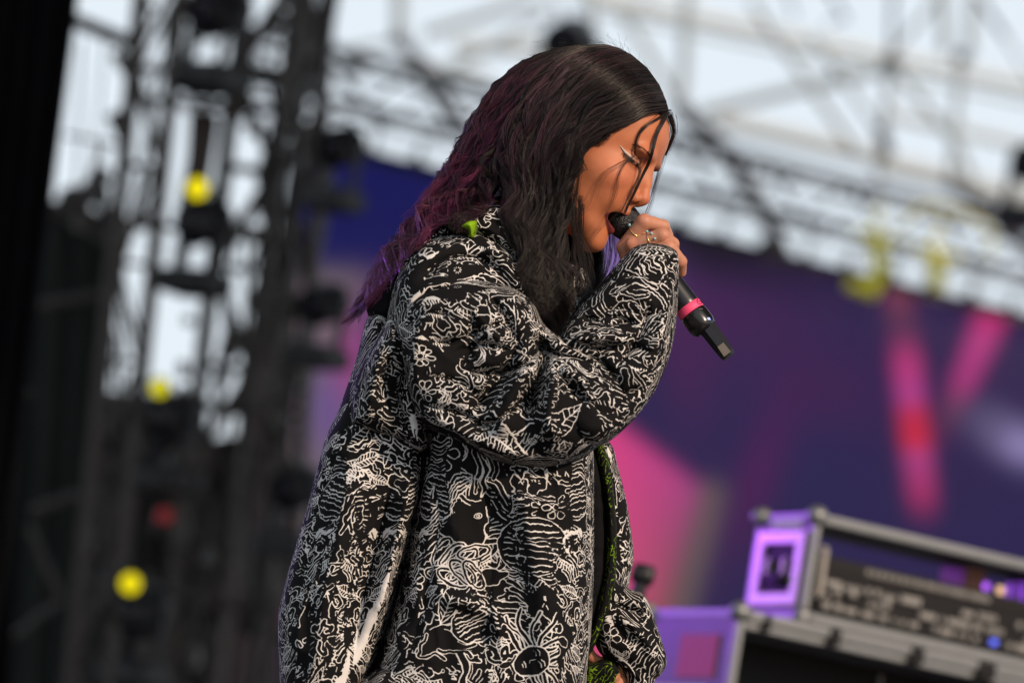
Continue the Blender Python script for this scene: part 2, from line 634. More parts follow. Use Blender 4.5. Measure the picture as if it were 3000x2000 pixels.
# ------------------------------------------------------------------ pale roof steel seen against the sky
def build_roof():
    root = empty('stage_roof', pt(1700, 200, 36) * [1, 1, 0], 'pale steel roof frame of beams and diagonals high above the stage', 'roof')
    # (x0,y0,x1,y1, depth0, depth1, width px, material, name)
    W, G, K = m_white, m_pale, m_truss
    L = [
        (1813, 11, 2003, 321, 33, 33, 34, G, 'diagonal'), (2020, -60, 1997, 321, 33, 33, 42, G, 'post'),
        (1700, -20, 3100, 270, 36, 38, 52, W, 'beam'), (1700, 22, 3100, 318, 36, 38, 20, G, 'beam'),
        (2200, 0, 2513, 448, 34, 34, 34, G, 'diagonal'), (2380, 100, 2600, 420, 33, 33, 26, G, 'diagonal'),
        (2050, 330, 2600, 200, 34, 34, 44, G, 'brace'), (2617, -60, 2611, 190, 32, 32, 20, K, 'post'),
        (2611, 190, 2577, 530, 32, 32, 36, G, 'post'), (2611, 187, 2800, 413, 33, 33, 34, G, 'diagonal'),
        (2800, 413, 2900, 640, 33, 33, 34, G, 'diagonal'), (2818, 160, 2783, 545, 33, 33, 34, G, 'post'),
        (2760, -40, 2770, 160, 33, 33, 40, G, 'post'), (2850, -20, 2840, 166, 33, 33, 40, G, 'post'),
        (2863, -10, 2945, 110, 31, 31, 22, K, 'diagonal'), (2945, 110, 3040, 260, 31, 31, 16, G, 'diagonal'),
        (2420, -40, 2480, 60, 31, 31, 16, K, 'diagonal'), (2480, 55, 2420, 70, 31, 31, 12, K, 'brace'),
        (2300, -40, 2330, 60, 31, 31, 12, K, 'diagonal'), (2760, -20, 2620, 150, 33, 33, 26, G, 'diagonal'),
        (2100, 350, 2620, 470, 35, 35, 70, W, 'beam'), (2560, 470, 3100, 600, 35, 35, 80, W, 'beam'),
        (2590, 330, 3100, 450, 35, 35, 40, W, 'beam'),
        # upper left part
        (1172, -60, 1170, 120, 33, 33, 50, G, 'post'), (1240, 100, 1560, 0, 34, 34, 40, G, 'brace'),
        (1240, 250, 1600, 40, 34, 34, 32, G, 'brace'), (1000, 150, 1180, 116, 34, 34, 24, G, 'brace'),
        (1330, 130, 1600, 140, 35, 35, 60, W, 'beam'), (1180, 180, 1440, 220, 35, 35, 30, W, 'beam'),
        (1735, -20, 1738, 120, 33, 33, 28, G, 'post'), (1620, -20, 1660, 90, 33, 33, 18, G, 'diagonal'),
        (1560, 20, 1640, 10, 33, 33, 16, G, 'brace'), (1900, -10, 1820, 90, 34, 34, 16, G, 'brace'),
    ]
    for x0, y0, x1, y1, d0, d1, w, m, nm in L:
        pipe(nm, pt(x0, y0, d0), pt(x1, y1, d1), 0.40 * w / FPX * (d0 + d1) / 2, m, root)
    # dark lower bracing of the roof that crosses the truss
    K2 = [
        (1997, 325, 2117, 432, 30, 30, 34), (2117, 432, 2238, 620, 30, 30, 36), (2238, 620, 2310, 780, 29.5, 29.5, 34),
        (1170, 116, 1286, 241, 30, 30, 24), (1286, 241, 1375, 392, 30, 30, 22), (2600, 460, 2585, 400, 31, 31, 30),
        (2780, 540, 2880, 600, 30.5, 30.5, 26), (2880, 590, 2960, 700, 30, 30, 24), (2930, 660, 3060, 780, 30, 30, 26),
        (1005, 150, 1060, 215, 30, 30, 22), (1100, 330, 1130, 345, 30, 30, 24),
    ]
    for x0, y0, x1, y1, d0, d1, w in K2:
        pipe('brace', pt(x0, y0, d0), pt(x1, y1, d1), 0.75 * w / FPX * (d0 + d1) / 2, m_truss, root)
    for x, y, r in ((2611, 187, 30), (1170, 116, 26), (2818, 170, 24), (1997, 320, 26), (1286, 238, 26), (2790, 540, 28), (2440, 225, 16), (2577, 380, 20)):
        rr = r / FPX * 31.8
        p = pt(x, y, 31.8)
        o = link('coupler', lathe_mesh('coupler', [(0.0, -rr * .8), (rr * .7, -rr * .7), (rr, -rr * .3), (rr, rr * .3), (rr * .7, rr * .7), (0.0, rr * .8)], 10), m_truss, root)
        o.location = Vector(p) - root.location


build_roof()
m_lens_y = mat('lit_yellow_lens', (0.2, 0.18, 0.02), 0.3, emit=(1.0, 0.83, 0.0), estr=1.0)
m_lens_y2 = mat('dim_yellow_lens', (0.2, 0.18, 0.02), 0.3, emit=(0.72, 0.66, 0.0), estr=1.0)
m_lens_off = mat('dark_lens_glass', (0.02, 0.02, 0.03), 0.08)
m_lens_v = mat('lit_violet_lens', (0.1, 0.05, 0.2), 0.3, emit=(0.45, 0.12, 1.0), estr=4.0)
m_fix = mat('fixture_black', (0.008, 0.008, 0.012), 0.5)


def fixture(x, y, dist, w, lens, label, aim=None, group='stage lamps on the lighting tower', name='stage_lamp'):
    """moving head lamp, w = head diameter in metres, hanging with its lens at pixel x,y"""
    c = pt(x, y, dist)
    e = empty(name, c, label, 'stage lamp', group)
    aim = -FWD if aim is None else np.asarray(aim, float)
    q = Vector(aim).to_track_quat('Z', 'Y')
    r = w / 2
    h = link('head', lathe_mesh('lamp_head', [(0, -2.1 * r), (.55 * r, -2.1 * r), (.9 * r, -1.7 * r), (1.0 * r, -1.0 * r), (.92 * r, -.25 * r), (.98 * r, -.12 * r), (.98 * r, 0), (.84 * r, .0), (.84 * r, -.06 * r), (0, -.06 * r)], 20), m_fix, e)
    h.rotation_mode = 'QUATERNION'; h.rotation_quaternion = q
    ln = link('lens', lathe_mesh('lamp_lens', [(0.0, .07 * r), (.4 * r, .05 * r), (.80 * r, -.03 * r)], 20), lens, e)
    ln.rotation_mode = 'QUATERNION'; ln.rotation_quaternion = q
    # yoke: two arms and a base box under the head
    dn = -np.array([0, 0, 1.0]); side = np.cross(aim, dn); side /= np.linalg.norm(side)
    back = -aim / np.linalg.norm(aim) * r * .9
    for s in (-1, 1):
        me = box_mesh('yoke', (.22 * r, .5 * r, 2.5 * r), .05 * r, (0, 0, -1.0 * r))
        o = link('yoke', me, m_fix, e)
        o.location = Vector(back + side * s * 1.18 * r)
        o.rotation_euler = (0, 0, math.atan2(side[1], side[0]))
    o = link('base', box_mesh('lamp_base', (2.7 * r, 2.0 * r, 1.0 * r), .12 * r, (0, 0, -2.65 * r)), m_fix, e)
    o.location = Vector(back); o.rotation_euler = (0, 0, math.atan2(side[1], side[0]))
    return e


def build_tower():
    d = 18.0
    px = d / FPX

    def lattice(root, x_top, x_bot, wdt, y0, y1, dd, step, rl, rb, depth=.34):
        """vertical lattice mast: four legs, rungs and diagonals; pixel axis from (x_top,y0) to (x_bot,y1)"""
        a, b = pt(x_top, y0, dd), pt(x_bot, y1, dd)
        b = a + (b - a) * (a[2] - .01) / (a[2] - b[2])              # stands on the stage floor
        up = a - b; Lh = np.linalg.norm(up); up /= Lh
        sx = RT - (RT @ up) * up; sx /= np.linalg.norm(sx)
        sy = np.cross(up, sx)
        w = wdt * dd / FPX / 2
        cor = [(-w, -depth / 2), (w, -depth / 2), (w, depth / 2), (-w, depth / 2)]
        for cx, cy in cor:
            pipe('leg', b + cx * sx + cy * sy, a + cx * sx + cy * sy, rl, m_tower, root)
        n = max(2, int(round(Lh / step)))
        for i in range(n):
            h0, h1 = Lh * i / n, Lh * (i + 1) / n
            for k in range(4):
                c0, c1 = cor[k], cor[(k + 1) % 4]
                p0 = b + c0[0] * sx + c0[1] * sy
                p1 = b + c1[0] * sx + c1[1] * sy
                pipe('rung', p0 + h0 * up, p1 + h0 * up, rb, m_tower, root, 6)
                if k % 2 == 0:
                    if (i + k // 2) % 2:
                        p0, p1 = p1, p0
                    pipe('brace', p0 + h0 * up, p1 + h1 * up, rb, m_tower, root, 6)
    z0 = np.array([1, 1, 0])
    # main lighting tower: two masts and the shelf pipes between them
    root = empty('lighting_tower', pt(640, 1000, d) * z0, 'dark lattice lighting tower hung with lamps left of the singer', 'tower')
    lattice(root, 478, 250, 115, -80, 2150, 17.6, .30, .014, .008)
    lattice(root, 800, 540, 150, -80, 2150, 18.2, .33, .019, .012)
    lattice(root, 935, 800, 70, -80, 2150, 18.9, .36, .017, .011)
    for (x0, y0, x1, y1, w) in ((400, 290, 900, 330, 26), (330, 640, 860, 720, 22), (290, 1160, 760, 1200, 34), (240, 1700, 720, 1780, 30),
                                (572, 330, 560, 560, 34), (610, 320, 540, 820, 16), (690, -40, 610, 330, 22),
                                (870, 350, 880, 560, 16), (300, 430, 250, 560, 20)):
        pipe('crossbar', pt(x0, y0, d), pt(x1, y1, d), .5 * w * px, m_tower, root)
    for (x0, y0, x1, y1, w) in ((215, 60, 420, 140, 44), (190, 395, 345, 425, 12), (340, 150, 395, 240, 40), (330, 330, 372, 420, 46), (240, 120, 225, 560, 8),
                                (310, 90, 262, 640, 7), (120, 640, 300, 560, 30), (100, 900, 330, 860, 26), (90, 1500, 230, 1450, 26), (80, 1540, 180, 1760, 24), (180, 1760, 20, 1880, 22)):
        pipe('crossbar', pt(x0, y0, d), pt(x1, y1, d), .5 * w * px, m_tower, root)
    rr = random.Random(4)
    # cable looms tied along the masts
    Ps = []
    for k in range(24):
        xt = rr.choice([480, 770, 800, 830, 870, 890, 905, 925]) + rr.uniform(-35, 35)
        yb = rr.uniform(500, 2100)
        yt = rr.uniform(-80, yb - 260)
        ys = np.linspace(yt, yb, 6)
        pp = [pt(xt - 0.115 * yy + rr.uniform(-22, 22), yy, d + rr.uniform(-.3, .3)) for yy in ys]
        Ps.append(catmull(pp, 18))
    axes = ((478, 250, 130), (800, 540, 170), (935, 800, 90), (640, 400, 60))
    for k in range(74):
        xt, xb, wd = axes[rr.choice((0, 1, 1, 2, 2, 3))]
        y = rr.uniform(-40, 1950)
        if 560 < y < 760 and xt == 640: continue
        x = xt + (xb - xt) * (y + 80) / 2230 + rr.uniform(-.5, .5) * wd
        sz = rr.uniform(.022, .055)
        o = link('coupler', box_mesh('coupler', (sz, sz * rr.uniform(.8, 1.2), sz * rr.uniform(.7, 1.8)), sz * .18), m_tower, root)
        o.location = Vector(pt(x, y, d + rr.uniform(-.4, .5))) - root.location
        o.rotation_euler = (0, rr.uniform(-.5, .5), rr.uniform(0, 3))
    for k in range(16):
        sz = rr.uniform(.03, .07)
        o = link('coupler', box_mesh('coupler', (sz, sz, sz * rr.uniform(.7, 1.6)), sz * .2), m_tower, root)
        o.location = Vector(pt(rr.uniform(150, 340), 545 + rr.uniform(-50, 60) + k * 6, d + rr.uniform(-.4, .5))) - root.location
        o.rotation_euler = (0, rr.uniform(-.5, .5), rr.uniform(0, 3))
    Ps = np.array(Ps) - np.array(root.location)
    o = link('cable_loom', tubes_mesh('cable_loom', Ps, np.full(Ps.shape[:2], .0085), 5), m_tower, root)
    o['kind'] = 'stuff'
    # lamps
    fixture(578, 552, 17.4, .080, m_lens_y, 'black stage lamp with a bright yellow lens, topmost of three on the tower')
    fixture(467, 1135, 17.4, .068, m_lens_y2, 'black stage lamp with a yellow lens, middle one of three on the tower')
    fixture(382, 1708, 17.4, .074, m_lens_y, 'black stage lamp with a yellow lens, lowest of three on the tower')
    hung = [(600, 40, .17, 'big unlit black lamp hanging at the top of the tower'),
            (920, 900, .13, 'unlit black lamp on the mast nearest the singer, level with her shoulder'),
            (560, 660, .15, 'unlit black lamp body below the topmost yellow lamp'),
            (470, 1230, .15, 'unlit black lamp body below the middle yellow lamp'),
            (380, 1800, .15, 'unlit black lamp body below the lowest yellow lamp'),
            (835, 1440, .14, 'unlit black lamp on the mast behind her hip'),
            (965, 440, .13, 'unlit black lamp at the left end of the screen top')]
    fixture(1650, 128, 27.0, .22, m_lens_off, 'black lamp hung from the roof right above her head', aim=(-.3, -.8, -.4), group='roof lamps')
    fixture(3010, 480, 26.0, .20, m_lens_off, 'black lamp at the right edge of the picture', aim=(-.5, -.8, -.3), group='roof lamps')
    for x, y, w, lab in hung:
        fixture(x, y, 17.7, w, m_lens_off, lab, aim=(-.5, -.6, -.35))
    # cabinets and covers on the tower
    for x, y, w, h, dd, lab, m in ((945, 110, 56, 330, 18.6, 'tall narrow black loudspeaker column at the top of the tower', m_black),
                                   (822, 260, 22, 640, 18.5, 'dark brownish ballast column inside the middle mast', mat('column_brown', (0.03, 0.026, 0.026), 0.7, noise=.3)),
                                   (850, 640, 50, 420, 18.7, 'slim black batten clamped on the right mast', m_fix),
                                   (585, 470, 70, 260, 18.0, 'brownish dimmer box above the topmost yellow lamp', mat('dimmer_brown', (0.05, 0.035, 0.03), 0.6, noise=.2)),
                                   (825, 1180, 80, 200, 18.6, 'black power box strapped behind her elbow on the mast', m_black),
                                   (750, 1740, 60, 240, 18.6, 'black power box low on the right mast', m_black),
                                   (528, 1490, 60, 220, 17.9, 'grey cable tray panel beside the small red light', mat('tray_grey', (0.09, 0.09, 0.09), 0.7, noise=.2)),
                                   (940, 620, 44, 240, 19.0, 'grey upright panel next to the blue part of the screen', mat('panel_grey', (0.12, 0.12, 0.125), 0.7, noise=.2))):
        e = empty('equipment_box', pt(x, y, dd), lab, 'box')
        k = dd / FPX
        link('case', box_mesh('box_case', (w * k, .12, h * k), .008), m, e)
        for s in (-1, 1):
            link('clamp', box_mesh('box_clamp', (w * k * .5, .05, .05), .006, (0, .085, s * h * k * .3)), m_tower, e)
    e = empty('warning_light', pt(481, 1512, 17.8), 'small dim red indicator light low on the tower', 'indicator light')
    link('bulb', lathe_mesh('bulb', [(0, .028), (.018, .022), (.026, 0), (.024, -.02), (0, -.02)], 14), mat('red_bulb', (.2, .01, .01), .3, emit=(.10, .006, .008), estr=1.0), e)
    link('socket', lathe_mesh('socket', [(0, -.021), (.03, -.021), (.03, -.06), (0, -.06)], 14), m_fix, e)


build_tower()


# ------------------------------------------------------------------ drapes and backing behind the tower
def drape(name, poly, dist, m, label, cat, waves=9, amp=.03, bottom=True, group=None):
    """hanging cloth: pleated sheet with thickness whose outline follows pixel corners (tl, tr, br, bl)"""
    tl, tr, br, bl = [pt(*p, dist) for p in poly]
    bl = tl + (bl - tl) * (tl[2] - .02) / (tl[2] - bl[2])        # hangs down to the stage
    br = tr + (br - tr) * (tr[2] - .02) / (tr[2] - br[2])
    nu, nv = 90, 12
    u = np.linspace(0, 1, nu)[None, :, None]; v = np.linspace(0, 1, nv)[:, None, None]
    G = (tl * (1 - u) + tr * u) * (1 - v) + (bl * (1 - u) + br * u) * v
    ph = np.sin(np.linspace(0, waves * 2 * math.pi, nu) + .5 * np.sin(np.linspace(0, 17, nu)))
    G = G + amp * ph[None, :, None] * FWD
    back = G + .012 * FWD
    root = empty(name, tuple((bl + br) / 2), label, cat, group)
    off = np.array(root.location)
    V = np.concatenate([G.reshape(-1, 3), back.reshape(-1, 3)]) - off
    n = nu * nv
    idx = np.arange(n).reshape(nv, nu)
    q = np.stack([idx[:-1, :-1], idx[1:, :-1], idx[1:, 1:], idx[:-1, 1:]], -1).reshape(-1, 4)
    rim = []
    loop = list(idx[0]) + list(idx[1:, -1]) + list(idx[-1, -2::-1]) + list(idx[-2:0:-1, 0])
    for i in range(len(loop)):
        a, b = loop[i], loop[(i + 1) % len(loop)]
        rim.append([a, b, b + n, a + n])
    link('cloth', mesh_np(name, V, np.concatenate([q, q[:, ::-1] + n, np.array(rim)])), m, root)
    pipe('rail', tl - RT * .03, tr + RT * .03, .012, m_tower, root)
    return root


def build_drapes():
    drape('black_drape', [(-500, -120), (246, -120), (20, 1600), (-500, 1600)], 15.5, m_blackcloth, 'tall black drape hanging at the far left edge of the stage', 'drape', 11, .03)
    drape('black_drape', [(-500, 1180), (60, 1150), (20, 2600), (-500, 2600)], 16.4, m_blackcloth, 'lower black drape behind the tall one at the far left', 'drape', 9, .04)
    m_dg = mat('dark_green_tarp', (0.018, 0.024, 0.024), 0.8, noise=.5, nscale=4)
    m_dk = mat('dark_backing_cloth', (0.034, 0.032, 0.036), 0.9, noise=.5, nscale=3)
    m_mv = mat('mauve_tarp', (0.16, 0.125, 0.13), 0.85, noise=.25, nscale=3)
    drape('tarpaulin', [(-60, 470), (345, 700), (250, 2300), (-160, 2300)], 21.5, m_dg, 'dark green tarpaulin stretched behind the left mast', 'tarpaulin', 5, .03)
    drape('tarpaulin', [(60, 1180), (610, 1190), (560, 2500), (-60, 2500)], 22.0, m_dk, 'nearly black backing cloth behind the lower tower', 'tarpaulin', 7, .03)
    drape('tarpaulin', [(590, 1300), (860, 1250), (800, 2500), (470, 2500)], 22.4, m_dk, 'dark backing cloth between the masts and the screen', 'tarpaulin', 6, .03)
    drape('tarpaulin', [(800, 760), (885, 760), (745, 1900), (640, 1900)], 21.0, m_mv, 'narrow mauve grey tarpaulin strip between two masts', 'tarpaulin', 3, .02)


build_drapes()


# ------------------------------------------------------------------ violet wash lamp on the left (its light rims her hair and the cases)
def build_wash_lamp(px, py, dist, target, energy, spot, lab, lab2):
    p = pt(px, py, dist)
    aim = pt(*target) - p
    aim /= np.linalg.norm(aim)
    e = fixture(px, py, dist, .32, m_lens_v, lab, aim=aim, group='stage lamps left of stage')
    L = bpy.data.lights.new('violet_beam', 'SPOT')
    L.energy = energy
    L.color = (0.38, 0.035, 1.0)
    L.spot_size = math.radians(spot)
    L.spot_blend = 0.6
    L.shadow_soft_size = 0.12
    o = bpy.data.objects.new('violet_beam', L)
    COL.objects.link(o)
    o.parent = e
    o.location = Vector(aim * .06)
    o.rotation_mode = 'QUATERNION'
    o.rotation_quaternion = Vector(-aim).to_track_quat('Z', 'Y')
    r2 = empty('lamp_stand', (p[0], p[1], 0), lab2, 'stand')
    pipe('pole', (p[0], p[1], 0.05), p - np.array([0, 0, .505]) - aim * .144, .03, m_tower, r2)
    link('foot', lathe_mesh('stand_foot', [(0, 0), (.35, 0), (.35, .03), (.06, .06), (0, .06)], 20), m_tower, r2)


build_wash_lamp(-900, 250, 11.5, (1400, 700, 7.6), 80, 45, 'large violet stage lamp on the nearer stand, turned to the singer', 'nearer steel lamp stand left of the stage')
build_wash_lamp(-600, 900, 13.2, (2200, 1700, 11.2), 190, 34, 'large violet stage lamp on the farther stand, turned to the cases', 'farther steel lamp stand left of the stage')


# ------------------------------------------------------------------ flight cases on the right
def build_cases():
    dT = 11.0
    T = pt(2392, 1500, dT)                                     # near top corner of the upper case
    R = pt(3000, 1640, level(3000, 1640, T, dT))
    f = (R - T) * [1, 1, 0]; f /= np.linalg.norm(f)            # along the open front
    s = np.array([-f[1], f[0], 0])                             # along the side, away from the camera
    if s @ FWD < 0: s = -s
    z = np.array([0, 0, 1.0])
    k = dT / FPX
    Hc = 318 * k
    Lf, Ls = 0.62, 0.215
    m_lam = mat('case_laminate', (0.085, 0.075, 0.10), 0.45, noise=.25, nscale=12)
    m_in = mat('case_inside', (0.012, 0.012, 0.014), 0.7)
    m_dish = mat('handle_steel', (0.50, 0.45, 0.40), 0.3, metal=.55, noise=.1)
    m_knob = mat('knob_grey', (0.22, 0.215, 0.21), 0.45)
    m_panel = mat('amp_panel_black', (0.006, 0.006, 0.008), 0.6, spec=.2)
    m_pgrey = mat('amp_panel_grey', (0.010, 0.010, 0.012), 0.6, spec=.2)
    m_print = mat('printed_grey', (0.14, 0.14, 0.14), 0.6)
    m_blue = mat('blue_led', (.02, .03, .2), .3, emit=(.12, .16, 1.0), estr=1.6)
    m_vio = mat('violet_led', (.1, .03, .2), .3, emit=(.45, .1, 1.0), estr=1.2)
    m_or = mat('amber_led', (.3, .2, .1), .3, emit=(.9, .55, .3), estr=.9)
    m_label = mat('case_label_white', (0.62, 0.58, 0.56), 0.6)
    m_red = mat('label_red_print', (0.55, 0.08, 0.08), 0.6)

    def block(name, parent, o, a0, a1, b0, b1, z0, z1, m, bev=.003):
        """box in case axes: a along front, b along side (depth), z up, from corner o"""
        me = box_mesh(name, (a1 - a0, b1 - b0, z1 - z0), bev)
        ob = link(name, me, m, parent)
        c = o + f * (a0 + a1) / 2 + s * (b0 + b1) / 2 + z * (z0 + z1) / 2
        mw = Matrix.Identity(4)
        for i in range(3):
            mw[i][0], mw[i][1], mw[i][2], mw[i][3] = f[i], s[i], z[i], c[i]
        if np.linalg.det(np.stack([f, s, z], 1)) < 0:
            for i in range(3): mw[i][1] *= -1
        ob.matrix_local = parent_world(parent).inverted() @ mw
        return ob

    def rack(name, label, o, Hh, Lf, Ls, side_parts=True):
        """open fronted rack case, o = near top corner"""
        e = empty(name, o - z * Hh, label, 'flight case', 'flight cases stacked on the right')
        t = .012
        w = .017
        block('side_panel', e, o, t * .2, t, w, Ls - w, -Hh + w, -w, m_lam, .001)
        block('side_panel', e, o, Lf - t, Lf, w, Ls - w, -Hh + w, -w, m_lam, .001)
        block('top_panel', e, o, w, Lf - w, w, Ls - w, -t, -.002, m_lam, .001)
        block('bottom_panel', e, o, w, Lf - w, w, Ls - w, -Hh + .002, -Hh + t, m_lam, .001)
        # aluminium extrusions
        for b0, b1 in ((0, w), (Ls - w, Ls)):
            block('edge_rail', e, o, w, Lf - w, b0, b1, -w, 0, m_alu)
            block('edge_rail', e, o, w, Lf - w, b0, b1, -Hh, -Hh + w, m_alu)
        for a0, a1 in ((0, w), (Lf - w, Lf)):
            block('edge_rail', e, o, a0, a1, w, Ls - w, -w, 0, m_alu)
            block('edge_rail', e, o, a0, a1, w, Ls - w, -Hh, -Hh + w, m_alu)
            for b0, b1 in ((0, w), (Ls - w, Ls)):
                block('edge_rail', e, o, a0, a1, b0, b1, -Hh + w, -w, m_alu)
        # ball corners
        for a in (0, Lf):
            for b in (0, Ls):
                for zz in (0, -Hh):
                    me = lathe_mesh('ball_corner', [(0, -.02), (.012, -.017), (.02, -.006), (.021, .006), (.012, .018), (0, .021)], 12)
                    ob = link('ball_corner', me, m_alu, e)
                    ob.location = Vector(o + f * (a + (.006 if a == 0 else -.006)) + s * (b + (.006 if b == 0 else -.006)) + z * (zz + (.006 if zz else -.006))) - e.location
        return e

    # upper case
    e = rack('flight_case', 'upper flight case with open front full of audio gear, lit violet on its side', T, Hc, Lf, Ls)
    # recessed handle dish on the side
    zc = -Hc * .52
    cb = Ls * .5
    for b0, b1, z0, z1 in ((cb - .085, cb + .085, zc + .05, zc + .072), (cb - .085, cb + .085, zc - .072, zc - .05),
                           (cb - .085, cb - .06, zc - .05, zc + .05), (cb + .06, cb + .085, zc - .05, zc + .05)):
        block('handle_dish', e, T, -.006, .001, b0, b1, z0, z1, m_dish, .001)
    block('handle_dish', e, T, .0002, .0022, cb - .06, cb + .06, zc - .05, zc + .05, m_pgrey, .0)
    for b in (cb - .03, cb + .03):
        block('handle_arm', e, T, -.012, .0, b - .006, b + .006, zc - .022, zc + .02, m_dish)
    block('handle', e, T, -.018, -.006, cb - .04, cb + .04, zc - .03, zc - .012, m_pgrey, .004)
    block('side_label', e, T, -.0005, .0018, cb - .06, cb + .05, zc + .078, zc + .10, m_label, 0)

    # gear: mixer with sloping top showing, and a front strip
    g1 = empty('audio_mixer', T + f * .30 + s * .2 - z * (Hc - .013), 'black rack unit with rows of grey buttons inside the upper case', 'rack unit')
    zb = -Hc + .022
    block('chassis', g1, T, .045, Lf - .045, .03, .20, zb, zb + .088, m_panel, .002)
    rr = random.Random(3)
    for r, (z0, n, lo, hi) in enumerate(((zb + .062, 15, .02, .05), (zb + .040, 13, .02, .055), (zb + .018, 17, .012, .035))):
        a = .06
        while a < Lf - .07:
            wd = rr.uniform(lo, hi) if rr.random() < .8 else .012
            if rr.random() < .86:
                block('button', g1, T, a, min(a + wd, Lf - .055), .022, .0305, z0 - .006, z0 + rr.uniform(.003, .009), m_knob if rr.random() < .7 else m_print, .0015)
            a += wd + rr.uniform(.004, .012)
    for a in (.085, .12, .20):
        me = lathe_mesh('knob', [(0, .016), (.008, .016), (.011, 0)], 14)
        kb = link('knob', me, m_knob, g1)
        kb.location = Vector(T + f * a + s * .028 + z * (zb + .050)) - g1.location
        kb.rotation_mode = 'QUATERNION'; kb.rotation_quaternion = Vector(-s).to_track_quat('Z', 'Y')
    block('indicator', g1, T, .462, .472, .0215, .0305, zb + .014, zb + .024, m_blue, 0)
    block('rack_handle', g1, T, .030, .040, -.004, .006, zb + .028, zb + .128, m_dish, .004)
    for zz in (zb + .028, zb + .12):
        block('rack_handle', g1, T, .030, .040, .006, .04, zz, zz + .008, m_dish, .002)
    # upper rack unit, set back, with glossy top reflecting the screen
    g2 = empty('rack_unit', T + f * .3 + s * .22 - z * (Hc - .11), 'dark rack unit with faint grey lettering above the row of buttons', 'rack unit')
    block('chassis', g2, T, .05, Lf - .05, .06, .20, zb + .092, zb + .118, m_pgrey, .002)
    a = .17
    for wd in (.012, .010, .014, .012, .012, .014, .012, .02, .03, .02, .045, .05):
        block('lettering', g2, T, a, a + wd, .0585, .0601, zb + .098, zb + .110, m_print, 0)
        a += wd + .004
    block('indicator', g2, T, .445, .458, .056, .0605, zb + .122, zb + .134, m_vio, 0)
    block('indicator', g2, T, .478, .494, .056, .0605, zb + .120, zb + .134, m_or, 0)
    block('patch_module', g2, T, .425, .475, .10, .19, zb + .1185, zb + .165, mat('rust_module', (0.22, 0.09, 0.05), .6), .002)

    # lower case, stands on the floor
    d2 = dT + .02
    T2 = T - z * (Hc + .006) - f * .150 - s * .02
    H2 = T2[2] - .10
    e2 = rack('flight_case', 'lower flight case under the upper one, lit violet with a white label on its side', T2, H2, Lf + .24, .36)
    block('shelf_lip', e2, T2, .024, Lf + .21, .012, .03, -.034, -.020, m_alu, .002)
    block('rack_post', e2, T2, .345, .355, .015, .03, -H2 + .03, -.068, m_pgrey, .001)
    for a0, a1 in ((.06, .075), (.21, .235), (.40, .43), (.56, .60)):
        block('latch', e2, T2, a0, a1, -.004, .0125, -.032, -.001, m_panel, .002)
    block('back_panel', e2, T2, .022, Lf + .216, .30, .31, -H2 + .02, -.022, m_in, 0)
    block('drawer', e2, T2, .03, Lf + .20, .02, .29, -.36, -.19, m_panel, .003)
    block('drawer_rim', e2, T2, .03, Lf + .20, .008, .019, -.205, -.192, m_pgrey, .001)
    block('case_label', e2, T2, -.0008, .0022, .08, .30, -.30, -.15, m_label, 0)
    for i in range(4):
        for j in range(3):
            b = .10 + i * .05
            block('print', e2, T2, -.0016, -.0009, b, b + rr.uniform(.02, .038), -.275 + j * .04, -.275 + j * .04 + .016, m_red, 0)
    block('red_label', e2, T2, -.0008, .0022, .06, .20, -.135, -.05, m_red, 0)
    for a in (.06, Lf + .18):
        for b in (.06, .30):
            me = lathe_mesh('castor', [(0, -.02), (.045, -.018), (.05, 0), (.045, .018), (0, .02)], 18)
            w = link('castor', me, m_black, e2)
            w.location = Vector(T2 + f * a + s * b) - e2.location
            w.location.z = .05 - e2.location.z
            w.rotation_mode = 'QUATERNION'; w.rotation_quaternion = Vector(s).to_track_quat('Z', 'Y')
            block('castor_fork', e2, T2 * [1, 1, 0], a - .03, a + .03, b - .028, b + .028, .085, .0995, m_alu, .002)
    # short microphone on a stand behind her
    d3 = 10.2
    base = pt(1862, 1760, d3)
    ms = empty('microphone_stand', (base[0], base[1], 0), 'black stand with a short dark microphone behind her far sleeve', 'microphone stand')
    top = pt(1885, 1685, d3)
    pipe('pole', (base[0], base[1], .02), base, .010, m_fix, ms)
    pipe('clip', base, top, .013, m_fix, ms)
    link('foot', lathe_mesh('mic_foot', [(0, 0), (.14, 0), (.14, .015), (.02, .03), (0, .03)], 24), m_fix, ms)
    p0, p1 = pt(1850, 1672, d3), pt(1918, 1692, d3)
    ax = (p1 - p0) / np.linalg.norm(p1 - p0)
    Lm = np.linalg.norm(p1 - p0)
    mb = link('microphone_head', lathe_mesh('mic_head', [(0, 0), (.016, .002), (.019, Lm * .3), (.020, Lm * .7), (.016, Lm * .95), (0, Lm)], 18), m_fix, ms)
    mb.location = Vector(p0) - ms.location
    mb.rotation_mode = 'QUATERNION'; mb.rotation_quaternion = Vector(ax).to_track_quat('Z', 'Y')
    pipe('joint', top, pt(1880, 1662, d3), .02, m_fix, ms)


build_cases()


# ================================================================== THE SINGER
# figure frame: axes right / up / towards the camera, origin at the frame centre on the singer's plane.
# px-space = photo pixels (x right, y down, z pixels towards the camera), 1 px = 1/S metre
ORI = CAM + D * FWD
ROT3 = np.stack([RT, UP, -FWD], 0)          # rows


def f2w(v):
    return ORI + np.asarray(v) @ ROT3


def px2f(p):
    p = np.asarray(p, float)
    return np.stack([(p[..., 0] - 1500) / S, (1000 - p[..., 1]) / S, p[..., 2] / S], -1)


def w2px(w):
    v = (np.asarray(w) - ORI) @ ROT3.T
    return np.array([1500 + v[0] * S, 1000 - v[1] * S, v[2] * S])


